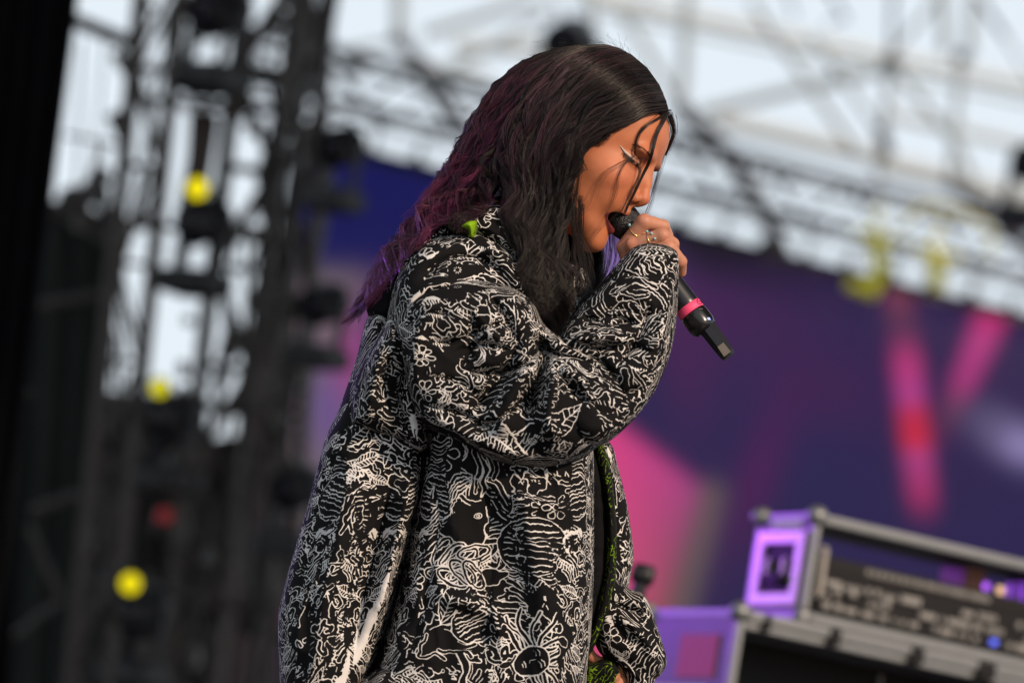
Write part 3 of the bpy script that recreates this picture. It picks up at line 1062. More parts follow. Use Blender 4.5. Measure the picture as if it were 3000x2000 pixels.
HIP = f2w(px2f(np.array([1330.0, 2080, 0])))
FOOT = np.array([HIP[0] + .02, HIP[1], 0.0])
FOOT_F = (FOOT - ORI) @ ROT3.T
person = empty('person', FOOT, 'singer in a black jacket printed with white line drawings singing into the microphone she holds', 'person', rot=ROT3)


def part_px(name, Vpx, faces, m, parent=None, smooth=True):
    """mesh part of the singer from px-space vertices"""
    me = mesh_np(name, px2f(Vpx) - FOOT_F, faces, smooth)
    return link(name, me, m, parent if parent is not None else person)


# ------------------------------------------------------------------ head (local mm: x forward, y her right = camera side, z up)
HP, HY, HR = math.radians(27), math.radians(21), math.radians(-16)
HS = 2.2
HT = np.array([1708.0, 446.0, 10.0])


def head_rot():
    cp, sp = math.cos(HP), math.sin(HP)
    f = np.array([cp, -sp, 0]); u = np.array([sp, cp, 0]); s = np.array([0, 0, 1.0])
    u2 = math.cos(HR) * u + math.sin(HR) * s
    s2 = math.cos(HR) * s - math.sin(HR) * u
    R = np.stack([f, s2, u2], 1)
    c, sn = math.cos(HY), math.sin(HY)
    return np.array([[c, 0, -sn], [0, 1, 0], [sn, 0, c]]) @ R


HROT = head_rot()


def head2px(L):
    q = np.asarray(L, float) @ HROT.T
    return HT + HS * q * [1, -1, 1]


def px2head(p):
    q = (np.asarray(p, float) - HT) / HS * [1, -1, 1]
    return q @ HROT


HT_TAB = np.array([
    # z, x front, x widest, x back, half width
    (-112, 72, 66, 56, 4), (-106, 81, 62, 46, 14), (-98, 87, 56, 32, 25), (-86, 89, 46, 14, 36), (-72, 86, 34, -2, 45),
    (-60, 88, 26, -12, 52), (-48, 92, 20, -26, 57), (-36, 94, 16, -50, 60), (-22, 93, 10, -70, 64), (-8, 90, 6, -82, 67.5),
    (5, 86, 2, -90, 70), (20, 89, -2, -96, 73), (35, 95, -6, -98, 75), (50, 96, -10, -99, 76), (65, 93.5, -12, -98, 76),
    (80, 87, -14, -93, 73), (95, 75, -16, -83, 66), (110, 55, -16, -67, 53), (121, 31, -16, -46, 35), (130, -4, -14, -20, 4)], float)


def head_field(X):
    x, y, z = X
    ay = np.abs(y)
    zs = np.linspace(-112, 130, 243)
    k = len(HT_TAB)
    tt = np.linspace(0, k - 1, 800)
    dense = catmull(HT_TAB, 800)
    tab = np.stack([np.interp(zs, dense[:, 0], dense[:, i]) for i in range(1, 5)], 1)
    ker = np.exp(-np.linspace(-2, 2, 13) ** 2); ker /= ker.sum()
    pad = np.pad(tab, ((6, 6), (0, 0)), 'edge')
    tab = np.stack([np.convolve(pad[:, i], ker, 'valid') for i in range(4)], 1)
    zc = np.clip(z, -112, 130)
    xf, xw, xb, w = [np.interp(zc, zs, tab[:, i]) for i in range(4)]
    dx = x - xw
    a = np.where(dx > 0, xf - xw, xw - xb)
    n = 2.25
    g = ((np.abs(dx) / a) ** n + (ay / w) ** n) ** (1 / n) + 1e-6
    r = np.sqrt(dx * dx + ay * ay)
    f = r - r / g
    f = np.sqrt(np.maximum(f, 0) ** 2 + (z - zc) ** 2) + np.minimum(f, 0)
    f = np.maximum(f, np.maximum(z - 131, -113 - z))
    Y = (x, ay, z)
    # face masses
    f = smin(f, ell(Y, (56, 40, -14), (30, 23, 22)), 22)             # cheek bone
    f = smin(f, ell(Y, (70, 28, -38), (16, 14, 17)), 14)             # cheek
    f = smin(f, ell(Y, (85, 25, 33), (9, 25, 8)), 11)               # brow
    f = smin(f, ell(Y, (84, 0, -2), (15, 18, 27)), 9)               # nose base
    f = smin(f, ell(Y, (77, 0, -100), (14, 18, 13)), 12)              # chin
    f = smax(f, -ell(Y, (101, 33, 17), (15, 16, 9)), 14)              # eye socket
    f = smin(f, ell(Y, (67, 32, 15), (15, 17, 14)), 6)              # lowered lid over the eye ball
    # nose
    no = cone(Y, (88, 0, 30), (99, 0, 2), 6.5, 7)
    no = smin(no, cone(Y, (97, 0, 6), (105, 0, -16), 6.5, 8.2), 5)
    no = smin(no, ell(Y, (104.5, 0, -18), (9.5, 9.5, 9)), 5)
    no = smin(no, ell(Y, (95, 11.5, -23), (10.5, 6.5, 8)), 4)
    no = smin(no, cone(Y, (104, 0, -25), (93, 0, -32), 5, 5), 4)
    f = smin(f, no, 6)
    f = smax(f, -ell(Y, (99.5, 7, -31), (5.5, 3.2, 5)), 2.5)           # nostril
    f = smax(f, -ell(Y, (91, 19.5, -22), (6, 1.6, 9)), 4)            # crease beside the wing
    # mouth, open round the microphone
    f = smin(f, ell(Y, (84, 0, -44), (14, 26, 12)), 8)
    f = smin(f, cone(Y, (95, 0, -45), (80, 23, -54), 5.5, 3.2), 4)
    f = smin(f, cone(Y, (89.5, 0, -75), (79, 22, -61), 5.0, 2.8), 4)
    f = smax(f, -ell(Y, (86, 0, -59), (26, 22, 10.5)), 3)
    # ears
    f = smin(f, ell((x - .25 * z, ay, z), (-6, 73, -4), (15, 5, 30)), 5)
    # neck runs down into the collar
    nb = px2head([1475, 770, -10])
    na = np.array([-22, 0, -48.0])
    f = smin(f, cone(X, na, nb, 50, 57), 16)
    f = smin(f, cone(X, (-10, 18, -60), px2head([1570, 860, 40]), 30, 26), 14)
    return f


def face_colour(L):
    """base colour of the skin and make-up from head-local positions"""
    x, y, z = L.T
    ay = np.abs(y)
    skin = np.array([0.48, 0.160, 0.072])
    C = np.tile(skin, (len(L), 1))

    def put(col, a):
        C[:] = C * (1 - a[:, None]) + np.array(col) * a[:, None]

    def g(cx, cy, cz, r):
        return np.exp(-((x - cx) ** 2 + (ay - cy) ** 2 + (z - cz) ** 2) / r ** 2)
    put((0.52, 0.155, 0.085), .5 * g(72, 48, -20, 20))
    put((0.50, 0.145, 0.085), .45 * g(112, 0, -18, 12))
    put((0.36, 0.125, 0.065), .7 * g(80, 31, 22, 9))
    # lips
    lip = np.zeros(len(L))
    for a, b, r in (((95, 0, -45), (80, 23, -54), 6.6), ((91, 0, -76), (79, 22, -61), 7.0)):
        a, b = np.array(a, float), np.array(b, float)
        d = b - a
        t = np.clip(((np.stack([x, ay, z], 1) - a) @ d) / (d @ d), 0, 1)
        q = np.linalg.norm(np.stack([x, ay, z], 1) - a - t[:, None] * d, axis=1)
        lip = np.maximum(lip, np.clip((r - q) / 1.6, 0, 1))
    put((0.12, 0.022, 0.022), lip * (x > 70))
    cav = np.clip((1.06 - np.sqrt(((x - 86) / 26) ** 2 + (ay / 22) ** 2 + ((z + 59) / 10.5) ** 2)) / .06, 0, 1) * (x < 92)
    put((0.035, 0.008, 0.008), cav * (x < 88))
    # scalp under the hair
    top = np.maximum(z - (86 - .2 * np.maximum(0, 60 - x)), 0) * .25
    put((0.02, 0.013, 0.012), np.clip(top, 0, 1) * .9)
    return C


def skin_material():
    t = NT('skin')
    at = t.node('ShaderNodeAttribute', attribute_name='tone')
    tc = t.node('ShaderNodeTexCoord')
    nz = t.node('ShaderNodeTexNoise'); nz.inputs['Scale'].default_value = 55; nz.inputs['Detail'].default_value = 6
    t.link(tc.outputs['Object'], nz.inputs['Vector'])
    hs = t.node('ShaderNodeHueSaturation')
    mr = t.node('ShaderNodeMapRange'); mr.inputs['To Min'].default_value = .82; mr.inputs['To Max'].default_value = 1.16
    t.link(nz.outputs['Fac'], mr.inputs['Value'])
    t.link(mr.outputs['Result'], hs.inputs['Value'])
    t.link(at.outputs['Color'], hs.inputs['Color'])
    t.link(hs.outputs['Color'], t.b.inputs['Base Color'])
    n2 = t.node('ShaderNodeTexNoise'); n2.inputs['Scale'].default_value = 850; n2.inputs['Detail'].default_value = 3
    t.link(tc.outputs['Object'], n2.inputs['Vector'])
    bp = t.node('ShaderNodeBump'); bp.inputs['Strength'].default_value = .3; bp.inputs['Distance'].default_value = .001
    t.link(n2.outputs['Fac'], bp.inputs['Height'])
    t.link(bp.outputs['Normal'], t.b.inputs['Normal'])
    t.b.inputs['Roughness'].default_value = .5
    t.b.inputs['Specular IOR Level'].default_value = .38
    t.b.inputs['Subsurface Weight'].default_value = .12
    t.b.inputs['Subsurface Radius'].default_value = (1.0, .35, .2)
    t.b.inputs['Subsurface Scale'].default_value = .004
    return t.m


M_SKIN = skin_material()
MESH_V, MESH_F, MESH_C = [], [], []


def add_body(V, F, C):
    n = sum(len(v) for v in MESH_V)
    MESH_V.append(V); MESH_F.append(F + n); MESH_C.append(C)


def build_head():
    h = 1.5
    lo, hi = (-112, -86, -175), (122, 86, 136)
    X = grid3(lo, hi, h)
    F = head_field(X)
    V, Q = surface_nets(F, lo, h)
    # drop the cut where the neck leaves the grid
    C = face_colour(V)
    add_body(head2px(V), Q, C)
    return F, lo, h


HEAD_F, HEAD_LO, HEAD_H = build_head()


def head_dist(L):
    """distance field of the head at local points (nearest sample)"""
    i = np.clip(np.round((L - np.array(HEAD_LO)) / HEAD_H).astype(int), 0, np.array(HEAD_F.shape) - 1)
    return HEAD_F[i[..., 0], i[..., 1], i[..., 2]]


# ------------------------------------------------------------------ hand that holds the microphone (px space)
MIC_A = np.array([1828.0, 650, 46])          # grille centre
MIC_B = np.array([2117.0, 1040, 120])        # tail
MIC_D = (MIC_B - MIC_A) / np.linalg.norm(MIC_B - MIC_A)


def hand_field(X):
    W = (1892, 860, 92)
    f = cone(X, W, (1715, 1190, 190), 52, 80)
    mcp = {'i': (1829, 727, 96), 'm': (1853, 724, 122), 'r': (1886, 748, 130), 'p': (1915, 782, 126)}
    for k, r in (('i', 23), ('m', 22), ('r', 21), ('p', 20)):
        f = smin(f, cone(X, W, mcp[k], 38, r), 14)
    f = smin(f, cone(X, (1838, 738, 78), (1868, 820, 84), 25, 30), 12)
    fing = []
    for pts, r in (([mcp['i'], (1884, 652, 128), (1940, 664, 96), (1958, 690, 62)], (25, 22.5, 18.5, 13)),
                   ([mcp['m'], (1936, 692, 148), (1968, 716, 112), (1975, 752, 74)], (25, 22, 18, 14)),
                   ([mcp['r'], (1955, 728, 154), (1990, 768, 124), (1994, 799, 92)], (24, 22, 18.5, 14)),
                   ([mcp['p'], (1948, 786, 146), (1968, 828, 116), (1958, 848, 84)], (18, 16, 14, 11))):
        g = None
        for i in range(3):
            c = cone(X, pts[i], pts[i + 1], r[i], r[i + 1])
            g = c if g is None else smin(g, c, 5)
        fing.append(g)
    # thumb lies along the far side of the handle
    g = smin(cone(X, (1866, 830, 70), (1835, 770, 20), 26, 20), cone(X, (1835, 770, 20), (1842, 712, -8), 19, 16), 6)
    g = smin(g, cone(X, (1842, 712, -8), (1868, 682, -14), 16, 13), 5)
    fing.append(g)
    for g in fing:
        f = smin(f, g, 3.5)
    f = smin(f, ell(X, (1848, 716, 136), (17, 15, 12)), 8)
    f = smin(f, ell(X, (1884, 740, 146), (15, 14, 10)), 8)
    return f


def build_hand():
    h = 2.0
    lo, hi = (1640, 600, -60), (2040, 1220, 300)
    X = grid3(lo, hi, h)
    V, Q = surface_nets(hand_field(X), lo, h)
    C = np.tile(np.array([0.47, 0.215, 0.135]), (len(V), 1))
    red = np.zeros(len(V))
    for c in ((1884, 640, 134), (1940, 690, 150), (1958, 722, 156), (1848, 712, 140), (1990, 775, 130)):
        red = np.maximum(red, np.exp(-((V - c) ** 2).sum(1) / 22 ** 2))
    C = C * (1 - .6 * red[:, None]) + np.array([0.45, 0.16, 0.10]) * .6 * red[:, None]
    # nails
    for tip, dr in (((1962, 700, 58), (0.5, .3, .55)),):
        pass
    add_body(V, Q[:, ::-1], C)


build_hand()


def build_left_hand():
    """her other hand, low in front, fingers curled into the lining"""
    h = 2.2
    lo, hi = (1640, 1820, -190), (1980, 2160, 20)
    X = grid3(lo, hi, h)
    f = cone(X, (1930, 2060, -110), (1860, 2020, -100), 40, 36)
    f = smin(f, cone(X, (1870, 2020, -100), (1815, 1990, -90), 34, 30), 14)
    for pts, r in (([(1815, 1975, -90), (1760, 1945, -70), (1732, 1925, -58), (1724, 1900, -52)], (18, 17, 16, 13)),
                   ([(1820, 1990, -74), (1812, 1962, -52), (1800, 1985, -34), (1790, 2015, -38)], (20, 19, 16, 13)),
                   ([(1830, 2010, -72), (1818, 1995, -48), (1806, 2022, -34), (1800, 2050, -40)], (19, 18, 16, 13)),
                   ([(1845, 2035, -74), (1830, 2030, -50), (1818, 2058, -40), (1812, 2080, -46)], (18, 17, 15, 12)),
                   ([(1860, 2055, -80), (1846, 2058, -56), (1834, 2082, -50), (1830, 2100, -56)], (16, 15, 13, 11))):
        g = None
        for i in range(3):
            c = cone(X, pts[i], pts[i + 1], r[i], r[i + 1])
            g = c if g is None else smin(g, c, 4)
        f = smin(f, g, 6)
    V, Q = surface_nets(f, lo, h)
    add_body(V, Q[:, ::-1], np.tile(np.array([0.42, 0.17, 0.095]), (len(V), 1)))


build_left_hand()


def build_torso():
    """trunk, arms and legs under the clothes"""
    h = 14.0
    wd = np.array([-math.sin(ROLL), math.cos(ROLL), 0])     # world down in px space, photo y grows downwards
    foot = w2px(FOOT)
    hip = np.array([1330.0, 2080, 0])
    kn1 = hip + (foot - hip) * .5 + [0, 0, 90] + [60, 0, 0]
    kn2 = hip + (foot - hip) * .5 + [0, 0, -90]
    a1 = foot + [30, -160, 120]; a2 = foot + [-60, -160, -120]
    lo = np.array([800, 700, -420.0]); hi = np.array([2200, foot[1] + 60, 420.0])
    X = grid3(lo, hi, h)
    f = cone(X, (1450, 900, -10), (1390, 1300, 0), 150, 190)
    f = smin(f, cone(X, (1390, 1300, 0), hip, 170, 190), 60)
    for sgn in (1, -1):
        f = smin(f, cone(X, (1440, 860, 0), (1390, 900, sgn * 300), 90, 85), 50)
    f = smin(f, cone(X, (1390, 900, 300), (1640, 1230, 250), 80, 66), 30)
    f = smin(f, cone(X, (1640, 1230, 250), (1715, 1190, 190), 66, 70), 20)
    f = smin(f, cone(X, (1390, 900, -300), (1735, 1560, -300), 80, 46), 30)
    f = smin(f, cone(X, (1735, 1560, -300), (1872, 2050, -122), 46, 34), 20)
    for kn, an, s in ((kn1, a1, 1), (kn2, a2, -1)):
        f = smin(f, cone(X, hip + [0, 0, 100 * s], kn, 150, 100), 60)
        f = smin(f, cone(X, kn, an, 95, 60), 30)
    V, Q = surface_nets(f, lo, h)
    add_body(V, Q[:, ::-1], np.tile(np.array([0.40, 0.165, 0.085]), (len(V), 1)))
    return hip, kn1, kn2, a1, a2, foot


LEGS = build_torso()
_V = np.concatenate(MESH_V)
_F = np.concatenate(MESH_F)
body = part_px('body', _V, _F, M_SKIN)
set_color(body.data, 'tone', np.concatenate(MESH_C))


# ------------------------------------------------------------------ the printed cloth: line drawings rastered from strokes
TX0, TY0, TSPAN, TRES = 780.0, 600.0, 1700.0, 2048
TK = TRES / TSPAN


class Canvas:
    def __init__(self):
        self.a = np.zeros((TRES, TRES), np.float32)

    def _blend(self, P, fn, pad, val):
        lo = np.floor(P.min(0) - pad).astype(int); hi = np.ceil(P.max(0) + pad).astype(int) + 1
        lo = np.maximum(lo, 0); hi = np.minimum(hi, TRES)
        if (hi <= lo).any():
            return
        gx = np.arange(lo[0], hi[0], dtype=np.float32); gy = np.arange(lo[1], hi[1], dtype=np.float32)
        m = fn(gx[None, :], gy[:, None])
        A = self.a[lo[1]:hi[1], lo[0]:hi[0]]
        A += (val - A) * m

    def stroke(self, pts, w, val=1.0):
        """pts in photo px; w width in photo px (scalar)"""
        P = (np.asarray(pts, float) - [TX0, TY0]) * TK
        if len(P) < 2: P = np.vstack([P, P + .01])
        r = w * TK / 2

        def fn(gx, gy):
            d2 = None
            for i in range(len(P) - 1):
                a, e = P[i], P[i + 1] - P[i]
                wx, wy = gx - a[0], gy - a[1]
                t = np.clip((wx * e[0] + wy * e[1]) / (e[0] * e[0] + e[1] * e[1] + 1e-9), 0, 1)
                q = (wx - t * e[0]) ** 2 + (wy - t * e[1]) ** 2
                d2 = q if d2 is None else np.minimum(d2, q)
            return np.clip(r + .5 - np.sqrt(d2), 0, 1)
        self._blend(P, fn, r + 2, val)

    def fill(self, poly, val):
        P = (np.asarray(poly, float) - [TX0, TY0]) * TK

        def fn(gx, gy):
            ins = np.zeros((gy.shape[0], gx.shape[1]), bool)
            n = len(P)
            for i in range(n):
                a, b = P[i], P[(i + 1) % n]
                c = (a[1] > gy) != (b[1] > gy)
                if c.any():
                    xi = a[0] + (gy - a[1]) / (b[1] - a[1] + 1e-9) * (b[0] - a[0])
                    ins ^= c & (gx < xi)
            return ins.astype(np.float32)
        self._blend(P, fn, 1, val)


cv = Canvas()
rg = random.Random(11)


def wob(pts, amp, n=None):
    """hand drawn wobble"""
    P = np.asarray(pts, float)
    Pn = catmull(P, n or max(8, len(P) * 4))
    t = np.linspace(0, 1, len(Pn))
    L = np.linalg.norm(np.diff(Pn, axis=0), axis=1).sum()
    for f in (L / 38, L / 17):
        for k in (0, 1):
            Pn[:, k] += amp * .6 * np.sin(2 * math.pi * (f * t + rg.random()))
    return Pn


def tube(pts, w, t=5.0):
    cv.stroke(pts, w + 2 * t, 1.0)
    cv.stroke(pts, w, 0.0)


def rot2(P, a, c=(0, 0), s=1.0):
    P = np.asarray(P, float) * s
    ca, sa = math.cos(a), math.sin(a)
    return np.stack([P[:, 0] * ca - P[:, 1] * sa + c[0], P[:, 0] * sa + P[:, 1] * ca + c[1]], 1)


def lw():
    return rg.uniform(2.7, 3.9)


def env(c, rx, ry, a, val=0.0):
    th = np.linspace(0, 2 * math.pi, 18, endpoint=False)
    q = 1 + .12 * np.sin(3 * th + rg.random() * 6) + .08 * np.sin(5 * th + rg.random() * 6)
    cv.fill(catmull_closed(rot2(np.stack([rx * q * np.cos(th), ry * q * np.sin(th)], 1), a, c), 40), val)


def m_tangle(c, s, a):
    env(c, s * .5, s * .42, a)
    for k in range(rg.randint(2, 4)):
        p = np.array([rg.uniform(-.25, .25) * s, rg.uniform(-.2, .2) * s]); t = rg.random() * 6.3
        P = [p]
        for j in range(rg.randint(6, 11)):
            t += rg.uniform(-1.1, 1.1)
            p = p + s * .13 * np.array([math.cos(t), math.sin(t)])
            if np.hypot(*p) > s * .5: t += 1.6
            P.append(p)
        tube(catmull(rot2(np.array(P), a, c), 46), rg.uniform(6, 10), lw() * .85)


def m_arcs(c, s, a):
    """nested arches"""
    env(c, s * .45, s * .4, a)
    th = np.linspace(-.15, math.pi + .15, 14)
    for k in range(rg.randint(3, 5)):
        r = s * (.42 - .075 * k)
        P = np.stack([r * np.cos(th), -.95 * r * np.sin(th) + .16 * s], 1)
        cv.stroke(wob(rot2(P, a, c), 1.6, 30), lw())


def m_worms(c, s, a):
    n = rg.randint(2, 5)
    gap = rg.uniform(19, 26)
    ph = rg.random() * 6
    env(c, s * .55, n * gap * .5 + 6, a)
    for k in range(n):
        L = s * rg.uniform(.55, 1.1)
        y = (k - n / 2) * gap
        xs = np.linspace(-L / 2, L / 2, 9)
        P = np.stack([xs + rg.uniform(-8, 8), y + 6 * np.sin(xs / 15 + ph) + 9 * np.sin(xs / 40 + ph)], 1)
        tube(catmull(rot2(P, a, c), 22), rg.uniform(6, 11), lw() * .85)


def m_lines(c, s, a):
    n = rg.randint(3, 6)
    ph = rg.random() * 6
    f = rg.uniform(18, 34)
    env(c, s * .52, n * 8 + 6, a)
    for k in range(n):
        L = s * rg.uniform(.6, 1.1)
        xs = np.linspace(-L / 2, L / 2, 12)
        y = (k - n / 2) * rg.uniform(14, 18)
        P = np.stack([xs, y + 5 * np.sin(xs / f + ph) + 10 * np.sin(xs / (s * .5) + ph * 2)], 1)
        cv.stroke(catmull(rot2(P, a, c), 26), lw())


def m_flower(c, s, a):
    n = rg.randint(6, 10)
    env(c, s * .62, s * .6, a)
    sq = rg.uniform(.7, 1)
    for k in range(n):
        t = 2 * math.pi * (k + rg.uniform(-.12, .12)) / n
        r = s * rg.uniform(.42, .56)
        tt = np.linspace(0, 2 * math.pi, 16)
        w = s * rg.uniform(.075, .13)
        m = (s * .16 + r) / 2
        O = np.stack([m + (r - s * .16) / 2 * np.cos(tt), w * np.sin(tt) * (1 + .35 * np.cos(tt))], 1)
        ca, sa = math.cos(t), math.sin(t)
        O = np.stack([O[:, 0] * ca - O[:, 1] * sa, (O[:, 0] * sa + O[:, 1] * ca) * sq], 1)
        cv.stroke(wob(rot2(O, a, c), .9, 34), lw() * .9)
    th = np.linspace(0, 2 * math.pi, 16)
    for q in ((.13, .06) if rg.random() < .6 else (.11,)):
        cv.stroke(rot2(np.stack([s * q * np.cos(th), s * q * sq * np.sin(th)], 1), a, c), 3.2)


def m_shell(c, s, a):
    th = np.linspace(0, 2 * math.pi, 30)
    E = np.stack([np.cos(th) * .62, np.sin(th) * .5], 1)
    cv.fill(rot2(E, a, c, s), 0)
    cv.stroke(wob(rot2(E, a, c, s), 1.5, 60), lw())
    n = rg.randint(6, 9)
    for k in range(n):
        y = -.4 + .8 * k / (n - 1)
        x = .58 * math.sqrt(max(0, 1 - (y / .5) ** 2))
        P = rot2(np.array([[-x * .9, y], [-x * .2, y + .05 * math.sin(k)], [x * .9, y * .95]]), a, c, s)
        cv.stroke(wob(P, 2.2, 16), lw())


def m_comb(c, s, a):
    xs = np.linspace(-.5, .5, 7)
    b = rg.uniform(-.3, .3)
    base = rot2(np.stack([xs, b * (1 - 4 * xs * xs)], 1), a, c, s)
    B = catmull(base, int(s / 7))
    if rg.random() < .6: cv.stroke(B, lw())
    Tn = np.gradient(B, axis=0); Tn /= np.linalg.norm(Tn, axis=1, keepdims=True) + 1e-9
    Nn = np.stack([-Tn[:, 1], Tn[:, 0]], 1)
    ln = rg.uniform(9, 20)
    for p, q in zip(B, Nn):
        cv.stroke(np.stack([p + q * 4, p + q * (4 + ln * rg.uniform(.7, 1.2))]), rg.uniform(2.6, 4.2))


def m_coral(c, s, a):
    segs = []

    def grow(p, t, L, d):
        e = p + L * np.array([math.cos(t), math.sin(t)])
        mid = (p + e) / 2 + np.array([rg.uniform(-5, 5), rg.uniform(-5, 5)])
        segs.append(np.array([p, mid, e]))
        if d > 0:
            for k in range(rg.choice((2, 2, 3))):
                grow(p + (e - p) * rg.uniform(.5, 1), t + rg.uniform(-.9, .9), L * rg.uniform(.6, .85), d - 1)
    grow(np.array(c, float) - .4 * s * np.array([math.cos(a), math.sin(a)]), a, s * .38, 2)
    w, t = rg.uniform(6, 9), lw() * .85
    for g in segs: cv.stroke(catmull(g, 7), w + 2 * t, 1.0)
    for g in segs: cv.stroke(catmull(g, 7), w, 0.0)


def m_leaf(c, s, a):
    t = np.linspace(0, 1, 12)
    up = np.stack([t - .5, .24 * np.sin(math.pi * t) * (1 - .3 * t)], 1)
    dn = np.stack([t[::-1] - .5, -.2 * np.sin(math.pi * t[::-1])], 1)
    O = rot2(np.vstack([up, dn]), a, c, s)
    cv.fill(O, 0)
    cv.stroke(wob(np.vstack([O, O[:1]]), 1.2, 50), lw())
    cv.stroke(rot2([[-.5, 0], [.45, .02]], a, c, s), 3.4)
    for k in range(7):
        x = -.35 + .11 * k
        for sg in (1, -1):
            cv.stroke(rot2([[x, 0], [x + .1, sg * .17 * math.sin(math.pi * (x + .55))]], a, c, s), 2.8)


def m_blob(c, s, a):
    th = np.linspace(0, 2 * math.pi, 22, endpoint=False)
    r = s * .4 * (1 + .18 * np.sin(3 * th + rg.random() * 6) + .12 * np.sin(5 * th + rg.random() * 6))
    P = rot2(np.stack([r * np.cos(th), .7 * r * np.sin(th)], 1), a, c)
    cv.fill(P, 0)
    Q = catmull_closed(P, 60)
    cv.stroke(np.vstack([Q, Q[:1]]), lw())
    k = rg.random()
    if k < .4:
        Q2 = np.array(c) + (Q - np.array(c)) * .55
        cv.stroke(np.vstack([Q2, Q2[:1]]), lw() * .8)
    elif k < .7:
        for j in range(5):
            p = np.array(c) + np.array([rg.uniform(-.2, .2) * s, rg.uniform(-.13, .13) * s])
            cv.stroke([p, p + [rg.uniform(-9, 9), rg.uniform(-9, 9)]], 3.4)


def m_fish(c, s, a):
    t = np.linspace(0, 1, 14)
    O = np.vstack([np.stack([t - .5, .2 * np.sin(math.pi * t ** .8)], 1), np.stack([t[::-1] - .5, -.17 * np.sin(math.pi * t[::-1] ** .8)], 1)])
    cv.fill(rot2(O, a, c, s), 0)
    cv.stroke(wob(rot2(np.vstack([O, O[:1]]), a, c, s), 1, 60), lw())
    th = np.linspace(0, 2 * math.pi, 14)
    for r in (.06, .025):
        cv.stroke(rot2(np.stack([-.3 + r * np.cos(th), .02 + r * np.sin(th)], 1), a, c, s), 3)
    for k in range(6):
        x = -.12 + k * .09
        cv.stroke(rot2([[x, -.1], [x + .03, 0], [x, .1]], a, c, s), 3)
    for k in range(4):
        cv.stroke(rot2([[.46, 0], [.62, -.16 + .1 * k]], a, c, s), 3.6)


def m_white(c, s, a):
    th = np.linspace(0, 2 * math.pi, 26, endpoint=False)
    r = s * .42 * (1 + .25 * np.sin(2 * th + rg.random() * 6) + .2 * np.sin(5 * th + rg.random() * 6) + .1 * np.sin(11 * th))
    P = rot2(np.stack([r * np.cos(th), .45 * r * np.sin(th)], 1), a, c)
    cv.fill(catmull_closed(P, 70), 1.0)
    for k in range(9):
        p = rot2([[rg.uniform(-.4, .4) * s, rg.uniform(-.2, .2) * s]], a, c)[0]
        cv.stroke(wob([p, p + [rg.uniform(-22, 22), rg.uniform(-22, 22)], p + [rg.uniform(-30, 30), rg.uniform(-30, 30)]], 2, 8), rg.uniform(2.5, 5), 0.0)


def m_face(c, s, a):
    """small drawn face with streaming hair"""
    for k in range(17):
        t = a + math.pi + (k - 8) * .26
        b = np.array(c) + s * .22 * np.array([math.cos(t), math.sin(t)])
        L = s * rg.uniform(.45, .85)
        P = [b]
        for j in range(1, 5):
            tt = t + .5 * math.sin(j * 1.1 + k)
            P.append(P[-1] + L / 4 * np.array([math.cos(tt), math.sin(tt)]))
        tube(catmull(np.array(P), 20), rg.uniform(5, 9), 4.2)
    th = np.linspace(0, 2 * math.pi, 24, endpoint=False)
    F_ = np.stack([.26 * np.cos(th) * (1 + .1 * np.cos(th)), .2 * np.sin(th)], 1)
    P = rot2(F_, a, c, s)
    cv.fill(P, 0); cv.stroke(np.vstack([P, P[:1]]), 4.4)
    for y in (-.08, .08):
        cv.stroke(rot2([[-.06, y - .05], [-.08, y], [-.06, y + .05]], a, c, s), 3.2)
        cv.stroke(rot2([[-.11, y - .05], [-.13, y], [-.11, y + .05]], a, c, s), 2.6)
    cv.stroke(rot2([[-.05, 0], [.05, .02], [.06, -.02]], a, c, s), 2.8)
    cv.stroke(rot2([[.13, -.05], [.12, 0], [.13, .05]], a, c, s), 4)
    cv.stroke(rot2([[.16, -.03], [.165, .03]], a, c, s), 2.6)


def m_blank(c, s, a):
    th = np.linspace(0, 2 * math.pi, 20, endpoint=False)
    r = s * .5 * (1 + .2 * np.sin(2 * th + rg.random() * 6) + .15 * np.sin(3 * th + rg.random() * 6))
    P = rot2(np.stack([r * np.cos(th), .6 * r * np.sin(th)], 1), a, c)
    cv.fill(catmull_closed(P, 50), 0)
    if rg.random() < .7: cv.stroke(wob(P[:13], 1.5, 50), lw())
    for k in range(4):
        p = rot2([[rg.uniform(-.3, .3) * s, rg.uniform(-.18, .18) * s]], a, c)[0]
        cv.stroke([p, p + [rg.uniform(-6, 6), rg.uniform(8, 14)]], 3.2)
    if rg.random() < .5:
        p = rot2([[rg.uniform(-.2, .2) * s, 0]], a, c)[0]
        tt = np.linspace(0, 2 * math.pi, 14)
        cv.stroke(np.stack([p[0] + 9 * np.cos(tt), p[1] + 8 * np.sin(tt)], 1), 3.2)
        cv.stroke(np.stack([p[0] + 3 * np.cos(tt), p[1] + 3 * np.sin(tt)], 1), 2.6)


def m_limb(c, s, a):
    P = rot2(np.array([[-.6, .05], [-.3, -.08], [0, .04], [.3, -.02], [.55, .12]]), a, c, s)
    Q = rot2(np.array([[-.6, .22], [-.25, .10], [.05, .2], [.3, .12], [.55, .16]]), a, c, s)
    cv.fill(np.vstack([catmull(P, 16), catmull(Q, 16)[::-1]]), 0)
    cv.stroke(catmull(P, 24), 4.4); cv.stroke(catmull(Q, 24), 4.4)


def flow(x, y):
    return 1.2 * math.sin(x / 210 + .7) + 1.1 * math.cos(y / 170 - .4) + .6 * math.sin((x + y) / 130)


